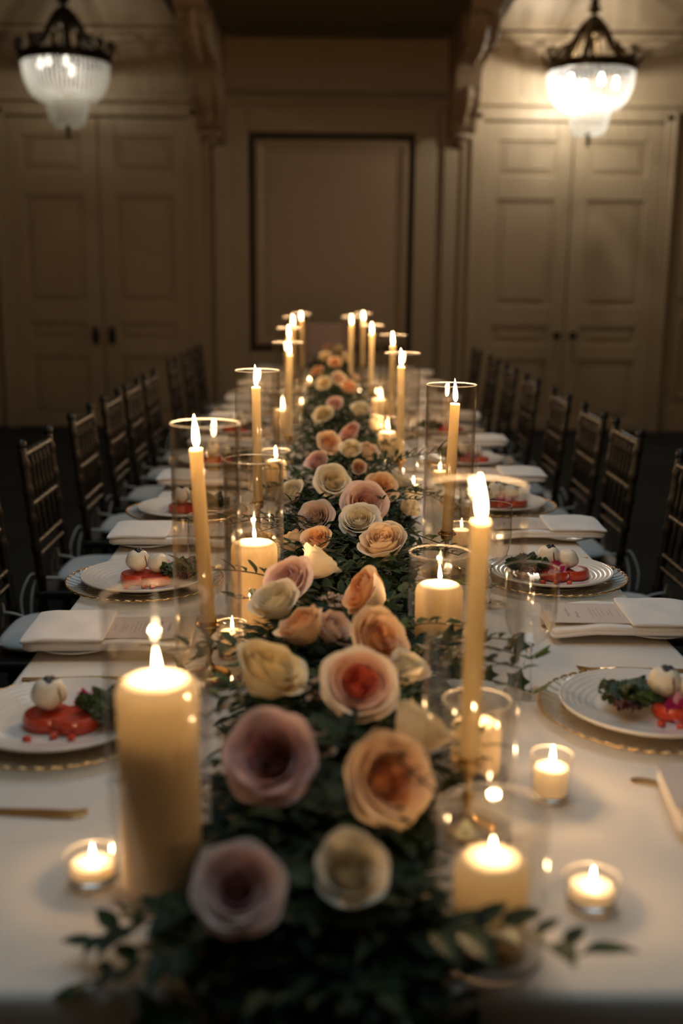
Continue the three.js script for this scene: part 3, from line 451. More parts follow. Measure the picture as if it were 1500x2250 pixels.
{
  // local +x points to the guest; the pocket fold covers the guest's half
  const slab = (x0, x1, z0, z1, y0, y1, seed, round) => sheet((u, v) => { const a = u * 6.2832, hx = (x1 - x0) / 2, hz = (z1 - z0) / 2, k = Math.pow(Math.abs(Math.cos(a)) ** 26 + Math.abs(Math.sin(a)) ** 26, -1 / 26), f = v < 0.35 ? v / 0.35 : v > 0.65 ? (1 - v) / 0.35 : 1, q = v < 0.35 ? 0 : v > 0.65 ? 1 : (v - 0.35) / 0.3, g = Math.min(1, f), bul = Math.sin(q * Math.PI) * round, x = (x0 + x1) / 2 + Math.cos(a) * k * (hx * g + bul), z = (z0 + z1) / 2 + Math.sin(a) * k * (hz * g + bul), sag = -0.006 * Math.max(0, Math.abs(x - 0.02) - 0.09) / 0.05; return [x, y0 + (y1 - y0) * q + sag + 0.0012 * Math.sin(x * 60 + seed) * Math.sin(z * 45 + seed * 2) * q, z]; }, 64, 22);
  part('folded_cloth', slab(-0.145, 0.135, -0.08, 0.08, 0, 0.013, 1, 0.002), M.napkin, napkinProto);
  part('hem_layer', slab(-0.148, 0.13, -0.078, 0.082, -0.003, 0.004, 4, 0.0015), M.napkin, napkinProto);
  part('pocket_fold', slab(-0.002, 0.138, -0.0815, 0.0815, 0.0135, 0.021, 3, 0.003), M.napkin, napkinProto);
  // the menu card: a script heading and lines of small print, too small in the photograph to read
  const cv = document.createElement('canvas'); cv.width = 300; cv.height = 400; const g = cv.getContext('2d');
  g.fillStyle = '#c9bdb6'; g.fillRect(0, 0, 300, 400); g.strokeStyle = '#857a76'; g.lineWidth = 3.2; g.lineCap = 'round';
  const r = rng(17), scrawl = (x, y, w, h) => { g.beginPath(); g.moveTo(x, y); for (let k = 1; k <= 9; k++) g.bezierCurveTo(x + w * (k - 0.8) / 9, y - h * (0.4 + r()), x + w * (k - 0.35) / 9, y + h * (0.5 * r()), x + w * k / 9, y - h * 0.2 * r()); g.stroke(); };
  scrawl(90, 110, 120, 30); scrawl(70, 150, 95, 26); g.lineWidth = 2;
  for (const [y, w] of [[215, 150], [232, 110], [249, 170], [268, 90], [290, 70], [305, 120], [340, 90]]) { for (let x = 150 - w / 2; x < 150 + w / 2; x += 9) { g.beginPath(); g.moveTo(x, y + r() * 2); g.lineTo(x + 5 + 2 * r(), y - r() * 3); g.stroke(); } }
  const tex = new THREE.CanvasTexture(cv); tex.colorSpace = THREE.SRGBColorSpace;
  M.menuPrint = std({ map: tex, roughness: 0.8 }); M.menuPaper = std({ color: rgb(0.58, 0.52, 0.48), roughness: 0.85 });
  part('card', rbox(0.165, 0.0012, 0.122, 0.0004), M.menuPaper, menuProto);
  const pr = new THREE.PlaneGeometry(0.163, 0.12); const uv = pr.attributes.uv; for (let i = 0; i < 4; i++) { const u = uv.getX(i), v = uv.getY(i); uv.setXY(i, v, 1 - u); }   // the top of the print is at -x
  part('print', pr.rotateX(-Math.PI / 2).translate(0, 0.0009, 0), M.menuPrint, menuProto);
}
// the salad: every piece is a thing of its own
const tomatoProto = thing('tomato_slice', '', 'tomato'), TOMATO = 1.5, mozzProto = thing('mozzarella_ball', '', 'mozzarella'), mozzPlain = thing('mozzarella_ball', '', 'mozzarella'), greensProto = thing('salad_greens', '', 'salad leaves'), orchidProto = thing('orchid_blossom', '', 'flower'), hamProto = thing('ham_ruffle', '', 'ham'), diceProto = thing('tomato_dice', '', 'tomato');
{
  part('skin', lathe([[0.0335, 0.001], [0.0365, 0.004], [0.0365, 0.010], [0.0335, 0.0135]], 36), M.tomato, tomatoProto);
  part('flesh', lathe([[0, 0], [0.033, 0.0005], [0.0345, 0.004], [0.0345, 0.0105], [0.033, 0.0138], [0.02, 0.013], [0, 0.0133]], 36), M.tomatoFlesh, tomatoProto); tomatoProto.scale.set(1, TOMATO, 1);
  part('ball', sheet((u, v) => { const a = u * 6.2832, b = v * Math.PI, r = 0.026 * (1 + 0.05 * Math.sin(3 * a + 1) * Math.sin(2 * b) + 0.03 * Math.cos(5 * b)); return [Math.cos(a) * Math.sin(b) * r, 0.0245 - Math.cos(b) * r * 0.93, Math.sin(a) * Math.sin(b) * r]; }, 28, 18), M.mozzarella, mozzProto); part('ball', mozzProto.children[0].geometry, M.mozzarella, mozzPlain);
  const lump = (rr, seed) => sheet((u, v) => { const a = u * 6.2832, b = v * Math.PI, r = rr * (1 + 0.25 * Math.sin(4 * a + seed) * Math.sin(3 * b)); return [Math.cos(a) * Math.sin(b) * r, -Math.cos(b) * r * 0.7, Math.sin(a) * Math.sin(b) * r]; }, 16, 10);
  part('olive_dollop', lump(0.0105, 2).scale(1, 0.6, 1).translate(0.0, 0.0462, 0.003), M.tapenade, mozzProto, 'black olive dollop');
  part('drizzle', tube([[0.002, 0.0465, 0.008], [0.002, 0.0445, 0.0135], [0.001, 0.039, 0.0198], [0.0, 0.031, 0.0243], [0.001, 0.022, 0.0252], [0.002, 0.013, 0.0215]], 0.0015, 20, 6), M.drizzle, mozzProto, 'dark dressing running down');
  const frill = (len, w, seed) => sheet((u, v) => { const x = (u - 0.5) * w * Math.sin(Math.PI * (0.1 + 0.75 * v)), e = Math.abs(u - 0.5) * 2; const w2 = Math.max(e, Math.max(0, v - 0.6) * 2.2); return [x * (1 - 0.2 * e * v) + 0.003 * w2 * Math.sin(v * 31 + u * 9), v * len * (0.75 - 0.25 * e * e) + 0.007 * w2 * v * Math.sin(u * 37 + v * 17 + seed), v * len * 0.5 + 0.008 * w2 * v * Math.cos(u * 33 + v * 23 + seed * 2) - 0.012 * Math.sin(v * 3)]; }, 32, 16);
  const rr = rng(31), vs = [frill(0.05, 0.05, 0), frill(0.045, 0.06, 2), frill(0.055, 0.045, 4)];
  for (let k = 0; k < 16; k++) { const m = part('lettuce_leaf', vs[k % 3], k % 6 === 5 ? M.lettuceRed : k % 4 === 2 ? M.leafLight : M.lettuce, greensProto); m.rotation.set(0.15 + rr() * 0.7, rr() * 6.28, 0, 'YXZ'); m.position.set((rr() - 0.5) * 0.028, 0.002 + rr() * 0.006, (rr() - 0.5) * 0.03); }
  const petal = (len, w, curl) => sheet((u, v) => { const x = (u - 0.5) * w * Math.pow(Math.sin(Math.PI * (0.06 + 0.9 * v)), 0.7); return [x, curl * v * v * len - 0.12 * Math.abs(u - 0.5) * w, v * len]; }, 8, 8);
  for (let k = 0; k < 5; k++) { const m = part('petal', k % 2 ? petal(0.026, 0.03, 0.35) : petal(0.024, 0.018, 0.3), k % 2 ? M.orchid : M.orchidPale, orchidProto); m.rotation.y = k * 1.2566; }
  part('lip', petal(0.014, 0.012, 1.2).translate(0, 0.002, 0), M.orchid, orchidProto);
  orchidProto.children.forEach((c) => { c.material.side = THREE.DoubleSide; });
  part('slice', sheet((u, v) => { const a = u * 9; return [(u - 0.5) * 0.05 + 0.006 * Math.sin(v * 5), 0.006 + v * 0.022 + 0.004 * Math.sin(a), 0.012 * Math.sin(a * 1.3) + (v - 0.5) * 0.014]; }, 30, 8), M.ham, hamProto);
  for (const [x, z, s] of [[0, 0, 1]]) part('chunk', rbox(0.011 * s, 0.009 * s, 0.01 * s, 0.0025, x, 0.005, z), M.tomato, diceProto);
}
const used = new Set();
function put(proto, label, pos, turn, group, cat) {   // the first use moves the prototype itself, later ones copy it
  if (!used.has(proto)) { used.add(proto); proto.position.set(...pos); proto.rotation.y = turn; proto.userData.label = label; if (group) proto.userData.group = group; return proto; }
  return copyOf(proto, label, pos, turn, group);
}
{
  const ord = ['first', 'second', 'third', 'fourth', 'fifth', 'sixth', 'seventh', 'eighth', 'ninth'], rr = rng(77);
  for (const [side, s] of [['left', -1], ['right', 1]]) for (let k = 0; k < 8; k++) {
    const far = k > 3, z = (s < 0 ? -0.6 : -0.655) - 0.762 * k + (s < 0 && k === 2 ? 0.05 : 0), x = s * (s < 0 ? 0.452 : 0.432), o = `${ord[k]} from the camera on the ${side}`, y = TOP;
    put(chargerProto, `clear fluted glass charger with beaded gold rim, ${o}`, [x, y + 0.0005, z], rr() * 6, 'glass chargers');
    put(plateProto, `white china dinner plate on a glass charger, ${o}`, [x, y + 0.0075, z], 0, 'white dinner plates');
    const py = y + 0.0075 + 0.0056;
    if (k < 5) {
      // seen from the guest: greens towards the table centre, cheese and tomato towards the guest
      const off = s > 0 && k === 0 ? 0.026 : 0, sx = (d) => x + s * (d + off);
      const g = (n) => `${n} on the ${ord[k]} ${side}-hand plate`;
      put(tomatoProto, g('thick red tomato slice under the mozzarella'), [sx(s < 0 ? 0.014 : 0.046), py, z + 0.014], 0, 'tomato slices');
      put(tomatoProto, g('second tomato slice, leaning by the salad leaves'), [sx(s < 0 ? -0.026 : 0.008), py, z + 0.022], 1, 'tomato slices');
      put(mozzProto, g('larger mozzarella ball with a black olive dollop'), [sx(s < 0 ? 0.014 : -0.004), py + 0.0205, z + (s < 0 ? 0.004 : 0.0)], s < 0 ? 0.9 : 0.2, 'mozzarella balls');
      if (s > 0 || k > 0) { const small = put(mozzPlain, g('smaller mozzarella ball'), [sx(s < 0 ? -0.03 : 0.036), py + 0.0205, z + 0.012], 2.2, 'mozzarella balls'); small.scale.setScalar(0.86); }
      put(greensProto, g('clump of frilly salad leaves'), [sx(s < 0 ? -0.078 : -0.055), py + 0.009, z + 0.004], rr() * 6, 'clumps of salad leaves');
      const orch = put(orchidProto, g('magenta orchid blossom'), [sx(s < 0 ? -0.038 : 0.008), py + 0.02, z + (s < 0 ? -0.03 : 0.045)], rr() * 6, 'magenta orchid blossoms'); orch.rotation.x = s < 0 ? 0.3 : 1.1;
      put(hamProto, g('ruffled pink ham slice'), [sx(-0.055), py, z - 0.035], rr(), 'ham slices');
      if (k < 2) for (let q = 0; q < 3; q++) put(diceProto, `${['outer', 'middle', 'inner'][q]} one of three red tomato dice on the ${ord[k]} ${side}-hand plate`, [sx(0.03 - q * 0.026 - 0.012 * rr()), py, z + 0.062 + 0.018 * rr()], rr() * 3, 'tomato dice on the ' + ord[k] + ' ' + side + ' plate');
    }
    const toIn = s < 0 ? 0 : Math.PI;  // handles point to the guest
    if (s < 0) put(knifeProto, `gold knife on the near side of the ${ord[k]} left-hand plate`, [s * 0.575, y, z + 0.252], toIn - 0.04, 'gold knives');
    else put(butterProto, `short gold butter knife peeping from under the napkin before the ${ord[k]} right-hand plate`, k ? [0.49, y, -1.078 - 0.762 * (k - 1)] : [0.475, y, -0.385], Math.PI - (k ? 0.1 : 0.38), 'gold butter knives');
    put(forkProto, `gold fork on the far side of the ${ord[k]} ${side}-hand plate`, [s * 0.562, y, z - 0.196], toIn, 'gold forks');
    // bread plate with folded napkin and menu between this place and the next
    const nz = (s < 0 ? -0.965 : -1.065) - 0.762 * k, nx = s * (s < 0 ? 0.452 : 0.502), nTurn = (s < 0 ? Math.PI : 0) + (s < 0 ? 0.03 : -0.04) * (k === 0 ? 1 : 0.5);
    put(breadProto, `white bread plate under the folded napkin, ${o}`, [nx + s * 0.055, y, nz - 0.003], 0, 'white bread plates');
    put(napkinProto, `white napkin folded into a pocket, ${o}`, [nx, y + 0.0235, nz], nTurn, 'folded white napkins');
    put(menuProto, `pale printed menu card in the napkin, ${o}`, [nx - s * 0.07, y + 0.0235 + 0.0146, nz + 0.002], nTurn, 'menu cards');
  }
  // one more setting starts at the very front of the right side
  put(breadProto, 'white bread plate under the napkin at the front right corner', [0.56, TOP, -0.335], 0);
  put(napkinProto, 'white napkin at the front right corner, cut by the picture edge', [0.515, TOP + 0.0235, -0.335], -0.1);
  put(menuProto, 'pale menu card sticking out of the napkin at the front right corner', [0.445, TOP + 0.0235 + 0.0146, -0.34], -0.1);
}

// ---------------------------------------------------------------- the garland
const garlandX = (z) => z > -1 ? -0.065 + 0.045 * Math.min(1, -z) : -0.02 + 0.012 * Math.sin(z * 2);
const mound = (x, z) => { const q = (x - garlandX(z)) / 0.165, e = Math.min(1, Math.max(0, (7.25 + z) / 0.3)); return Math.max(0, 0.09 * (1 - q * q)) * e; };
const clear = (x, z, m) => candleSpots.every(([a, b, r]) => (x - a) ** 2 + (z - b) ** 2 > (r + m) ** 2);
function leafGeo(len, w, fold, bend, tip = 1) {
  return sheet((u, v) => { const q = (u - 0.5) * 2, ww = w * Math.pow(Math.sin(Math.PI * Math.pow(Math.min(0.999, 0.02 + 0.97 * v), 0.85)), tip); return [q * ww * 0.5, fold * Math.abs(q) * ww - bend * v * v * len + 0.02 * len * Math.sin(v * 9) * Math.abs(q), v * len]; }, 6, 9);
}
const ivyR = (a) => { const P = [[0, 1], [0.5, 0.62], [1.02, 0.86], [1.55, 0.5], [2.1, 0.6], [2.9, 0.25]], x = Math.min(2.899, Math.abs(a)); let k = 0; while (P[k + 1][0] < x) k++; const q = (x - P[k][0]) / (P[k + 1][0] - P[k][0]); return P[k][1] + (P[k + 1][1] - P[k][1]) * (k % 2 ? q * q : 1 - (1 - q) * (1 - q)); };
const ivyGeo = sheet((u, v) => { const a = (u - 0.5) * 5.8, r = v * ivyR(a) * 0.034; return [Math.sin(a) * r, -0.15 * v * v * 0.03 + 0.0018 * Math.cos(a * 2.9) * v, Math.cos(a) * r + 0.012]; }, 46, 4);
const LG = { oval: leafGeo(0.042, 0.022, 0.18, 0.25), oval2: leafGeo(0.036, 0.02, 0.25, 0.35), slim: leafGeo(0.055, 0.0155, 0.2, 0.3), slim2: leafGeo(0.048, 0.0135, 0.25, 0.12), tiny: leafGeo(0.02, 0.008, 0.2, 0.2), ivy: ivyGeo };
{ // the dense leaf bed that nobody could count
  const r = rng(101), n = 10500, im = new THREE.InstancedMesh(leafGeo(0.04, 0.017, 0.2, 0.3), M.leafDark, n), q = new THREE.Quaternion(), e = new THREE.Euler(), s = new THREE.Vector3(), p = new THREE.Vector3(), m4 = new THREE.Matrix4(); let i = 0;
  const c = new THREE.Color();
  while (i < n) {
    let z = 0.05 - r() * 7.3; const pick = r(); if (pick < 0.3) z = 0.05 - r() * 2.2; else if (pick < 0.45) z = 0.07 - r() * 0.42;
    let x = garlandX(z) + (r() + r() - 1) * 0.185, y;
    if (z > -0.02) { x = -0.075 + (r() + r() - 1) * 0.165; y = TOP + 0.03 * (1 - ((x + 0.075) / 0.17) ** 2) - Math.pow(r(), 1.2) * (0.24 - 0.8 * Math.abs(x + 0.075)); z = y > TOP ? -0.02 + r() * 0.06 : 0.025 + r() * 0.05; if (!clear(x, z, 0.01)) continue; }
    else { if (!clear(x, z, 0.014) || (z > -0.32 && (x < -0.185 || x > 0.04))) continue; y = TOP + 0.012 + mound(x, z) * (z > -0.16 ? 0.15 + 0.4 * r() : 0.55 + (z > -0.3 ? 0.25 : 0.5) * r()); }
    e.set(-0.9 + r() * 1.1, r() * 6.2832, (r() - 0.5) * 0.9, 'YXZ'); q.setFromEuler(e); const k = (0.65 + r() * 0.65) * (z > -0.35 ? 1.2 : 1); s.set(k, k, k); p.set(x, y, z);
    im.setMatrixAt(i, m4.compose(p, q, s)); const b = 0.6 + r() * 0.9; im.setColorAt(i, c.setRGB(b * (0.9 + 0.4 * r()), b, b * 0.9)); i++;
  }
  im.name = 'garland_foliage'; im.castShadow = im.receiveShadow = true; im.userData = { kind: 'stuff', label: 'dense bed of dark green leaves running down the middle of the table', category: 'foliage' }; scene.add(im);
}
function sprig(kind, seed) {
  const t = new THREE.Group(), r = rng(seed), L = 0.16 + 0.05 * r(), bendY = 0.02 + 0.03 * r(), bx = (r() - 0.5) * 0.08;
  const at = (v) => [bx * v * v, 0.05 * v - (0.05 + bendY) * v * v, L * v];
  part('stem', tube([at(0), at(0.33), at(0.66), at(1)], 0.0013, 16, 5), M.stem, t);
  const n = kind === 'tiny' ? 18 : kind === 'ivy' ? 7 : 11, mats = kind === 'ivy' ? [M.leafLight, M.leaf] : kind === 'light' ? [M.leafLight, M.leafLight] : [M.leaf, M.leafDark];
  for (let k = 0; k < n; k++) {
    const v = 0.15 + 0.85 * k / (n - 1), s = k % 2 ? 1 : -1, g = kind === 'slim' ? (k % 3 ? LG.slim : LG.slim2) : kind === 'ivy' ? LG.ivy : kind === 'tiny' ? LG.tiny : k % 3 ? LG.oval : LG.oval2;
    const m = part('leaf', g, mats[k % 2], t); m.position.set(...at(v)); m.rotation.set(-0.1 - r() * 0.5, k === n - 1 ? 0 : s * (0.65 + 0.5 * r()), s * (r() - 0.3) * 0.5, 'YXZ'); m.scale.setScalar((0.75 + 0.4 * r()) * (1 - 0.25 * v));
  }
  return t;
}
const sprigKinds = { oval: [sprig('oval', 1), sprig('oval', 2), sprig('oval', 3)], slim: [sprig('slim', 4), sprig('slim', 5)], ivy: [sprig('ivy', 6)], tiny: [sprig('tiny', 7), sprig('tiny', 8)], light: [sprig('light', 9)] };
// roses: proportions for an outer radius of 1
function petalGeo(az, span, R, Hh, curl, seed) {
  const r0 = rng(seed * 13 + 7), hf = 0.93 + 0.14 * r0(), jit = (r0() - 0.5) * 0.25, tw = (r0() - 0.5) * 0.12, lipA = 0.75 + 0.5 * r0(), RJ = R * (0.94 + 0.13 * r0());
  return sheet((u, v) => {
    const q = (u - 0.5) * 2, wv = Math.pow(Math.sin(Math.PI * (0.12 + 0.6 * v)), 0.7), a = az + jit + q * span * wv * 0.5 + tw * v;
    const vv = v * (1 - 0.13 * q * q * v + 0.025 * Math.exp(-q * q * 14) * v), l = Math.max(0, vv - 0.66) / 0.34, lip = l * l * lipA;
    const r = RJ * (0.2 + 0.8 * Math.pow(Math.sin(Math.min(1, vv * 1.12) * Math.PI / 2), 0.8)) + curl * lip * (1.1 + 0.7 * q * q) + 0.02 * R * q, y = Hh * hf * vv - curl * lip * (0.55 + 0.5 * q * q) + 0.018 * Math.sin(q * 6 + seed) * vv;
    return [Math.cos(a) * r, y, Math.sin(a) * r];
  }, 10, 12, (u, v) => { const e = Math.max(0, v - 0.5) / 0.5; return [1, 0.93 + 0.07 * e, 0.84 + 0.16 * e]; });
}
function heartGeo(h) {  // the tight spiral centre
  const l = []; for (let k = 0; k < 9; k++) l.push(petalGeo(k * 2.1, 3.1, 0.05 + k * 0.034, h * (0.98 + k * 0.004), 0.015, k)); return merge(l);
}
const hearts = { o: heartGeo(0.98), c: heartGeo(1.1) };
const layersOpen = [[4, 0.4, 1.02, 1.9, 0.04], [5, 0.5, 1.0, 1.8, 0.09], [5, 0.62, 1.02, 1.85, 0.13], [5, 0.73, 0.98, 1.85, 0.17], [6, 0.8, 0.84, 1.7, 0.22]], layersCup = [[4, 0.4, 1.16, 1.9, 0.03], [4, 0.5, 1.18, 1.9, 0.06], [5, 0.62, 1.15, 1.85, 0.12], [5, 0.74, 1.06, 1.8, 0.18]];
const petalsOf = (layers) => layers.flatMap(([n, R, h, span, curl], li) => Array.from({ length: n }, (_, k) => [li, petalGeo(k / n * 6.2832 + li * 0.7, span, R, h, curl, li * 7 + k + 11)]));
const rosePetals = { o: petalsOf(layersOpen), c: petalsOf(layersCup) };
const sepalGeo = merge([0, 1, 2, 3, 4].map((k) => leafGeo(0.7, 0.22, 0.1, 0.5).rotateX(0.35).rotateY(k * 1.2566)).concat([lathe([[0.0, -0.28], [0.09, -0.25], [0.16, -0.1], [0.2, 0.05], [0, 0.1]], 12)]));
const PAL = { // inner, middle, outer petals
  blushbeige: [[0.74, 0.55, 0.44], [0.76, 0.6, 0.5], [0.78, 0.65, 0.56]], cream: [[0.8, 0.69, 0.46], [0.82, 0.74, 0.56], [0.84, 0.78, 0.64]], mauve: [[0.5, 0.24, 0.25], [0.7, 0.47, 0.47], [0.77, 0.58, 0.57]], peach: [[0.76, 0.42, 0.22], [0.82, 0.57, 0.36], [0.84, 0.65, 0.44]],
  white: [[0.84, 0.77, 0.58], [0.86, 0.8, 0.64], [0.87, 0.82, 0.69]], coral: [[0.75, 0.2, 0.12], [0.8, 0.52, 0.38], [0.83, 0.72, 0.58]], yellow: [[0.8, 0.66, 0.36], [0.82, 0.7, 0.44], [0.84, 0.76, 0.54]], orange: [[0.8, 0.42, 0.2], [0.82, 0.5, 0.26], [0.83, 0.7, 0.58]],
  pink: [[0.76, 0.47, 0.42], [0.8, 0.58, 0.52], [0.82, 0.66, 0.6]], peachcream: [[0.8, 0.58, 0.38], [0.82, 0.66, 0.48], [0.83, 0.72, 0.56]], orangepeach: [[0.8, 0.44, 0.2], [0.82, 0.56, 0.32], [0.83, 0.63, 0.42]], coralpink: [[0.76, 0.38, 0.28], [0.8, 0.5, 0.4], [0.82, 0.6, 0.5]] };
const petalMats = {};
for (const k in PAL) petalMats[k] = PAL[k].map((c) => phys({ color: rgb(...c), roughness: 0.75, transmission: 0.3, thickness: 0, vertexColors: true, side: THREE.DoubleSide }));
function rooted(t, m, from, r) {   // a stem from a point of the thing (own axes) down to the cloth
  t.updateMatrix(); const a = new THREE.Vector3(...from), w = a.clone().applyMatrix4(t.matrix), inv = t.matrix.clone().invert(), z = Math.min(w.z, -0.012);
  const pts = [w, new THREE.Vector3(w.x * 0.9 - 0.006, (w.y + TOP) / 2, Math.min(w.z, (w.z + z) / 2)), new THREE.Vector3(w.x * 0.85 - 0.01, TOP + 0.001, z)].map((q) => q.applyMatrix4(inv).toArray());
  part('stalk', tube(pts, r / t.scale.x, 8, 5), m, t);
}
const roseCache = {};
function rose(variant, pal, p, rad, tilt, az, label, group, spin) {
  const key = variant + pal; let t;
  if (!roseCache[key]) {
    t = roseCache[key] = new THREE.Group();
    part('sepals', sepalGeo, M.leaf, t); part('petal_heart', hearts[variant], petalMats[pal][0], t);
    for (const [li, g] of rosePetals[variant]) part('petal', g, petalMats[pal][li === 0 ? 0 : li < 3 ? 1 : 2], t);
  }
  t = roseCache[key].clone(); t.name = numbered('rose'); tag(t, label, 'rose', group);
  const dir = new THREE.Vector3(Math.sin(az * D2R) * Math.sin(tilt * D2R), Math.cos(tilt * D2R), Math.cos(az * D2R) * Math.sin(tilt * D2R));
  t.quaternion.setFromUnitVectors(new THREE.Vector3(0, 1, 0), dir).multiply(new THREE.Quaternion().setFromAxisAngle(new THREE.Vector3(0, 1, 0), spin));
  t.scale.setScalar(rad * 1.1); t.position.set(...p).addScaledVector(dir, -rad * 0.45); rooted(t, M.stem, [0, -0.2, 0], 0.0024); scene.add(t);
}
const ROSES = [
  [-0.143, 0.862, -0.006, 0.038, 48, 5, 'o', 'pink', 'dim blush rose at the front end, before the tallest pillar'],
  [-0.040, 0.850, -0.050, 0.037, 35, 15, 'c', 'cream', 'dim cream rose at the front end, right of the blush one'],
  [-0.121, 0.890, -0.229, 0.047, 56, -8, 'o', 'mauve', 'open dusky mauve rose with a deep dark centre'],
  [0.002, 0.880, -0.200, 0.046, 62, 28, 'o', 'peach', 'drooping orange-peach rose right of the mauve rose'],
  [0.046, 0.865, -0.343, 0.044, 40, 120, 'c', 'white', 'white rose left of the large foreground taper'],
  [-0.022, 0.900, -0.420, 0.045, 48, 10, 'o', 'coral', 'cream rose with a bright coral centre'],
  [0.050, 0.870, -0.550, 0.031, 25, 60, 'c', 'white', 'small white rose beside the coral-centred rose'],
  [-0.147, 0.885, -0.480, 0.051, 30, 70, 'c', 'yellow', 'large pale yellow rose crossed by dark leaves'],
  [0.007, 0.900, -0.599, 0.045, 56, 45, 'o', 'peach', 'open peach rose behind the coral-centred rose'],
  [-0.093, 0.890, -0.669, 0.039, 30, -80, 'c', 'peach', 'closed round peach rose behind the yellow rose'],
  [-0.058, 0.880, -0.703, 0.032, 50, 60, 'c', 'blushbeige', 'tan rose pressed against the closed peach rose'],
  [0.015, 0.900, -0.829, 0.045, 60, -75, 'c', 'orange', 'orange-edged rose turned sideways, the most orange in the garland'],
  [-0.141, 0.890, -0.793, 0.041, 28, -40, 'c', 'white', 'white rose standing upright beside the sharp pillar base'],
  [-0.122, 0.900, -0.894, 0.045, 45, -50, 'o', 'pink', 'blush pink rose against the sharp pillar candle'],
  [-0.085, 0.890, -1.042, 0.040, 45, 125, 'c', 'white', 'white rose tipped away, behind the blush pink rose'],
  [0.051, 0.890, -1.189, 0.049, 26, -25, 'c', 'peachcream', 'large peach-cream rose above the orange-edged rose'],
  [-0.079, 0.885, -1.251, 0.033, 35, -30, 'c', 'peach', 'small peach rose behind the white upturned rose'],
  [-0.131, 0.870, -1.311, 0.030, 40, -120, 'c', 'peachcream', 'small pale rose seen through the sharp pillar cylinder'],
  [0.012, 0.885, -1.446, 0.042, 38, -10, 'o', 'white', 'ruffled white rose behind the large peach-cream rose'],
  [-0.084, 0.880, -1.508, 0.039, 52, -25, 'o', 'blushbeige', 'blush-beige rose left of the ruffled white rose'],
  [0.023, 0.890, -1.619, 0.050, 62, 10, 'o', 'pink', 'wide pink rose above the ruffled white rose'],
  [-0.051, 0.890, -1.882, 0.045, 55, 20, 'o', 'cream', 'full ruffled cream rose in the middle of the garland'],
  [0.075, 0.885, -1.838, 0.040, 50, 20, 'o', 'orangepeach', 'sharp apricot rose facing the camera right of centre'],
  [0.132, 0.870, -1.968, 0.037, 30, 90, 'c', 'white', 'white rose right of the apricot rose'],
  [0.134, 0.860, -1.733, 0.030, 60, 60, 'c', 'white', 'small white rose under the bowing sprig at right'],
  [-0.153, 0.870, -1.822, 0.039, 40, -60, 'o', 'cream', 'cream rose at the left rim, behind the pillar cylinder'],
  [-0.084, 0.885, -2.203, 0.037, 50, -40, 'c', 'pink', 'dusty pink rose left of the cream cluster'],
  [-0.060, 0.890, -2.572, 0.038, 50, 30, 'o', 'peach', 'peach rose above the dusty pink rose'],
  [0.012, 0.890, -2.409, 0.036, 35, -10, 'c', 'cream', 'cream rose in the cluster before the third right taper'],
  [0.060, 0.885, -2.407, 0.034, 45, 50, 'c', 'peachcream', 'peach-edged rose in the cluster before the third right taper'],
  [0.028, 0.880, -2.168, 0.023, 50, 0, 'c', 'peach', 'smallest orange-peach bud below the cream cluster'],
  [0.020, 0.890, -2.782, 0.040, 45, -60, 'o', 'coralpink', 'coral-pink rose behind the cream cluster'],
  [0.109, 0.885, -3.055, 0.040, 50, 60, 'c', 'white', 'blurred white rose right of the coral-pink rose'],
  [0.070, 0.890, -3.420, 0.040, 30, 0, 'c', 'white', 'blurred white rose beyond the coral-pink rose'],
  [-0.032, 0.890, -3.646, 0.034, 50, 0, 'c', 'pink', 'blurred pink rose alone among dark leaves'],
  [-0.075, 0.885, -3.321, 0.039, 40, -30, 'o', 'yellow', 'blurred yellow rose left of the pink one'],
  [0.035, 0.890, -4.305, 0.041, 40, 20, 'c', 'peach', 'blurred peach rose level with the fifth right taper'], [-0.006, 0.900, -4.658, 0.042, 45, 40, 'o', 'peachcream', 'blurred peach-cream rose beyond the fifth right taper'], [-0.111, 0.890, -5.130, 0.043, 45, -50, 'c', 'peach', 'blurred peach rose near the fifth left taper'], [0.072, 0.885, -4.829, 0.036, 50, 70, 'c', 'peachcream', 'blurred peach-cream bud between fifth and sixth right tapers'],
  [-0.079, 0.890, -4.541, 0.036, 50, -20, 'o', 'yellow', 'blurred yellow rose left of the far peach-cream one'], [-0.020, 0.900, -5.709, 0.038, 50, 0, 'c', 'peach', 'far blurred peach rose before the sixth right taper'], [-0.076, 0.895, -6.335, 0.039, 40, -40, 'o', 'yellow', 'far blurred yellow rose at the last left taper'], [0.055, 0.895, -6.151, 0.038, 50, 30, 'c', 'cream', 'far blurred cream rose at the last right taper'],
  [0.009, 0.900, -6.847, 0.038, 50, 10, 'c', 'yellow', 'farthest yellow rose in the middle of the garland end'], [-0.055, 0.895, -7.05, 0.036, 50, -30, 'c', 'peach', 'farthest peach rose at the left of the garland end'],
];
ROSES.forEach((a, i) => rose(a[6], a[7], a.slice(0, 3), a[3], a[4], a[5], a[8], undefined, i * 1.3));
function placeSprig(kind, i, p, yaw, pitch, scale, label, name = 'foliage_sprig', group) {
  const c = sprigKinds[kind][i % sprigKinds[kind].length].clone(); if (p[2] > -0.1) c.children.forEach((m) => m.name === 'leaf' && m.scale.multiplyScalar(1.85)); c.name = numbered(name); c.position.set(...p); c.rotation.set(pitch, yaw, 0, 'YXZ'); c.scale.setScalar(scale); tag(c, label, 'foliage', group); if (p[2] < -0.02) rooted(c, M.stem, [0, 0, 0], 0.0015); scene.add(c); return c;
}
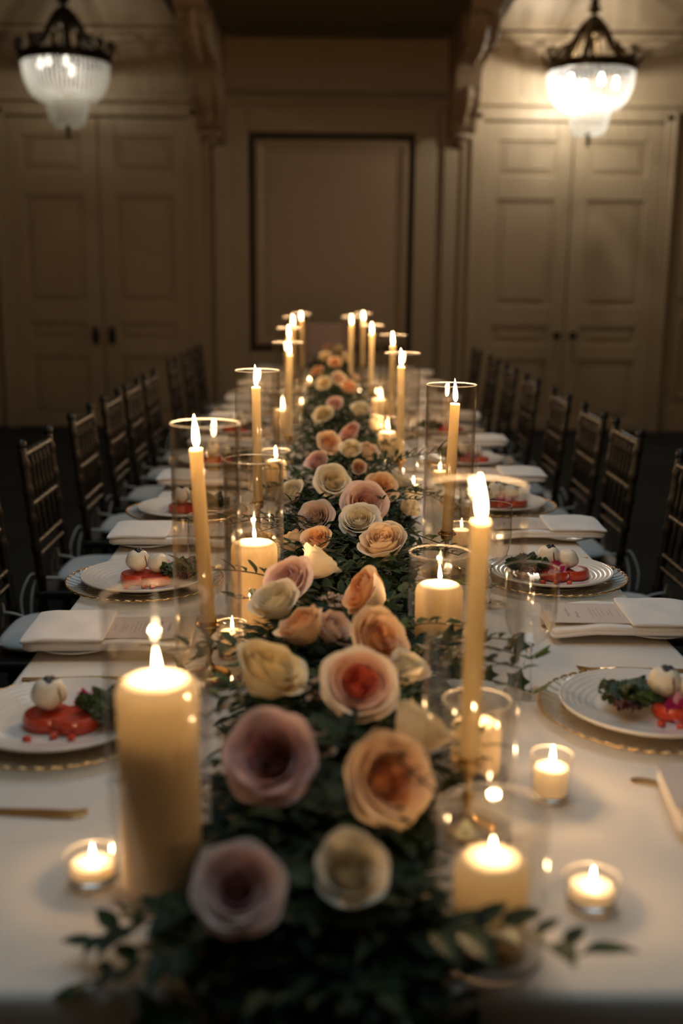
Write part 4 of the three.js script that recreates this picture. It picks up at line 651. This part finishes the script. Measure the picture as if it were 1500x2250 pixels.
// sprigs that stand out by themselves (yaw 0 points at the camera side of the table, positive turns to the right)
placeSprig('oval', 0, [-0.15, TOP + 0.05, -0.05], -1.52, 0.12, 0.72, 'dark oval-leaved sprig sticking out left over the front cloth');
placeSprig('oval', 1, [-0.15, TOP + 0.035, -0.015], -1.35, 0.1, 0.7, 'second dark sprig fanning left below the tallest pillar');
placeSprig('oval', 2, [0.02, TOP + 0.055, 0.0], 1.35, -0.15, 0.78, 'dark leafy stem curling before the broad low pillar candle');
placeSprig('oval', 0, [-0.17, TOP + 0.03, 0.03], -0.4, 1.1, 1.0, 'dark sprig hanging over the front table edge at the left');
placeSprig('oval', 1, [-0.06, TOP + 0.02, 0.035], 0.1, 1.25, 1.2, 'dark sprig hanging over the front table edge in the middle');
placeSprig('slim', 0, [0.04, TOP + 0.02, 0.03], 0.5, 0.9, 1.0, 'dark narrow-leaved sprig hanging over the front edge at the right');
placeSprig('slim', 1, [-0.12, TOP + 0.1, -0.42], -0.1, -0.5, 0.8, 'dark pointed leaves lying across the pale yellow rose', 'foliage_sprig');
placeSprig('ivy', 0, [0.06, TOP + 0.07, -0.75], 1.1, -0.2, 1.1, 'green ivy with lobed leaves below the pillar right of the peach rose', 'ivy_sprig');
placeSprig('ivy', 0, [0.07, TOP + 0.05, -0.66], 1.6, 0.0, 1.0, 'second green ivy sprig reaching right towards the goblet', 'ivy_sprig');
placeSprig('ivy', 0, [-0.17, TOP + 0.04, -0.86], -1.0, -0.1, 0.8, 'small ivy sprig beside the votive left of the garland', 'ivy_sprig');
placeSprig('slim', 0, [0.07, TOP + 0.1, -2.1], 1.2, -0.6, 1.0, 'pointed-leaf sprig rising right of the cream roses', 'foliage_sprig');
placeSprig('slim', 1, [0.1, TOP + 0.09, -1.95], 1.0, -0.2, 0.9, 'pointed-leaf sprig bowing over the white rose at right', 'foliage_sprig');
placeSprig('tiny', 0, [-0.02, TOP + 0.1, -1.75], 0.3, -0.4, 1.1, 'fine needle-like sprig beside the cream rose', 'fine_sprig');
placeSprig('tiny', 1, [0.0, TOP + 0.11, -1.3], -0.5, -0.3, 1.1, 'fine dark spiky sprig below the white rose', 'fine_sprig');
placeSprig('tiny', 0, [-0.03, TOP + 0.1, -0.32], 0.2, -0.3, 1.2, 'fine dark sprig between the mauve and the peach rose', 'fine_sprig');
placeSprig('light', 0, [-0.12, TOP + 0.08, -2.2], -1.2, -0.4, 1.0, 'yellow-green sprig by the second taper left', 'foliage_sprig');
{
  const said = {}, looks = { oval: 'dark oval-leaved sprig', slim: 'narrow-leaved sprig', tiny: 'fine-leaved sprig', light: 'yellow-green sprig' }, sprigLabel = (kind, s, x, z) => {
    const b = ROSES.map((q) => [(q[0] - x) ** 2 + (q[2] - z) ** 2, q[8]]).sort((m, n) => m[0] - n[0])[0][1].split(/,| with | seen | behind | beside | before | facing | in the | between | level | at the | standing /)[0];
    const l = `${looks[kind]} leaning ${s < 0 ? 'left' : 'right'} by the ${b}`, n = said[l] = (said[l] ?? 0) + 1; return n > 1 ? ['', '', 'second ', 'third ', 'fourth ', 'fifth '][n] + l.replace('leaning ', '') : l; };
  const r = rng(202), zones = [[-0.36, -0.75, 12, 'near front stretch'], [-0.7, -1.6, 18, 'stretch between the two pillar candles'], [-1.6, -3, 20, 'middle stretch'], [-3, -7.1, 22, 'far blurred stretch']], kinds = ['oval', 'slim', 'oval', 'tiny', 'oval', 'light', 'slim'];
  for (const [z0, z1, n, w] of zones) for (let k = 0, guard = 0; k < n && guard < 900; guard++) {
    const z = z0 + (z1 - z0) * (k + r()) / n, s = r() < 0.5 ? -1 : 1, x = garlandX(z) + s * (0.02 + 0.06 * r()), yaw = s * (0.5 + r() * 1.6), sc = 0.75 + 0.35 * r();
    const ex = x + Math.sin(yaw) * 0.16 * sc, ez = z + Math.cos(yaw) * 0.16 * sc;
    if (!clear(ex, ez, 0.012) || !clear((x + ex) / 2, (z + ez) / 2, 0.012)) continue;
    const kind = kinds[Math.floor(r() * kinds.length)];
    placeSprig(kind, k, [x, TOP + 0.03 + mound(x, z) * 0.75, z], yaw, -0.05 - 0.35 * r(), sc, sprigLabel(kind, s, x, z), 'foliage_sprig', 'garland sprigs in the ' + w); k++;
  }
}
// clusters of tiny filler blossoms
{
  const tiny = merge([0, 1, 2, 3, 4].map((k) => leafGeo(0.0045, 0.0035, 0.1, -0.3).rotateY(k * 1.2566)).concat([new THREE.SphereGeometry(0.0011, 6, 5).translate(0, 0.0006, 0)]));
  const make = (seed) => { const g = new THREE.Group(), r = rng(seed), bl = [], st = []; for (let k = 0; k < 34; k++) { const a = r() * 6.28, q = Math.sqrt(r()) * 0.03, x = Math.cos(a) * q, z = Math.sin(a) * q, y = 0.03 - q * q * 18 + r() * 0.006; bl.push(tiny.clone().scale(1.3, 1.3, 1.3).rotateX((r() - 0.5)).rotateZ(r() - 0.5).translate(x, y, z)); st.push(tube([[x * 0.1, 0, z * 0.1], [x * 0.6, y * 0.6, z * 0.6], [x, y, z]], 0.0006, 4, 3)); } const b = part('blossoms', merge(bl), M.waxflower, g); b.userData.kind = 'stuff'; const s = part('stems', merge(st), M.stem, g); s.userData.kind = 'stuff'; return g; };
  const A = make(61), B = make(62);
  [[-0.128, 0.865, -0.60, 'grey-pink waxflower cluster left of the closed peach rose'], [-0.075, 0.875, -0.475, 'grey-pink waxflower cluster right of the yellow rose'], [-0.05, 0.88, -0.86, 'brownish waxflower cluster left of the orange-edged rose'], [-0.075, 0.87, -0.31, 'cream waxflower cluster right of the mauve rose'], [-0.11, 0.86, -2.0, 'waxflower cluster beyond the cream rose']].forEach(([x, y, z, l], i) => { const c = (i % 2 ? A : B).clone(); c.name = numbered('waxflower_cluster'); c.position.set(x, y - 0.02, z); tag(c, l, 'flowers', 'waxflower clusters'); rooted(c, M.stem, [0, 0.004, 0], 0.0015); scene.add(c); });
}
renderer.render(scene, camera);
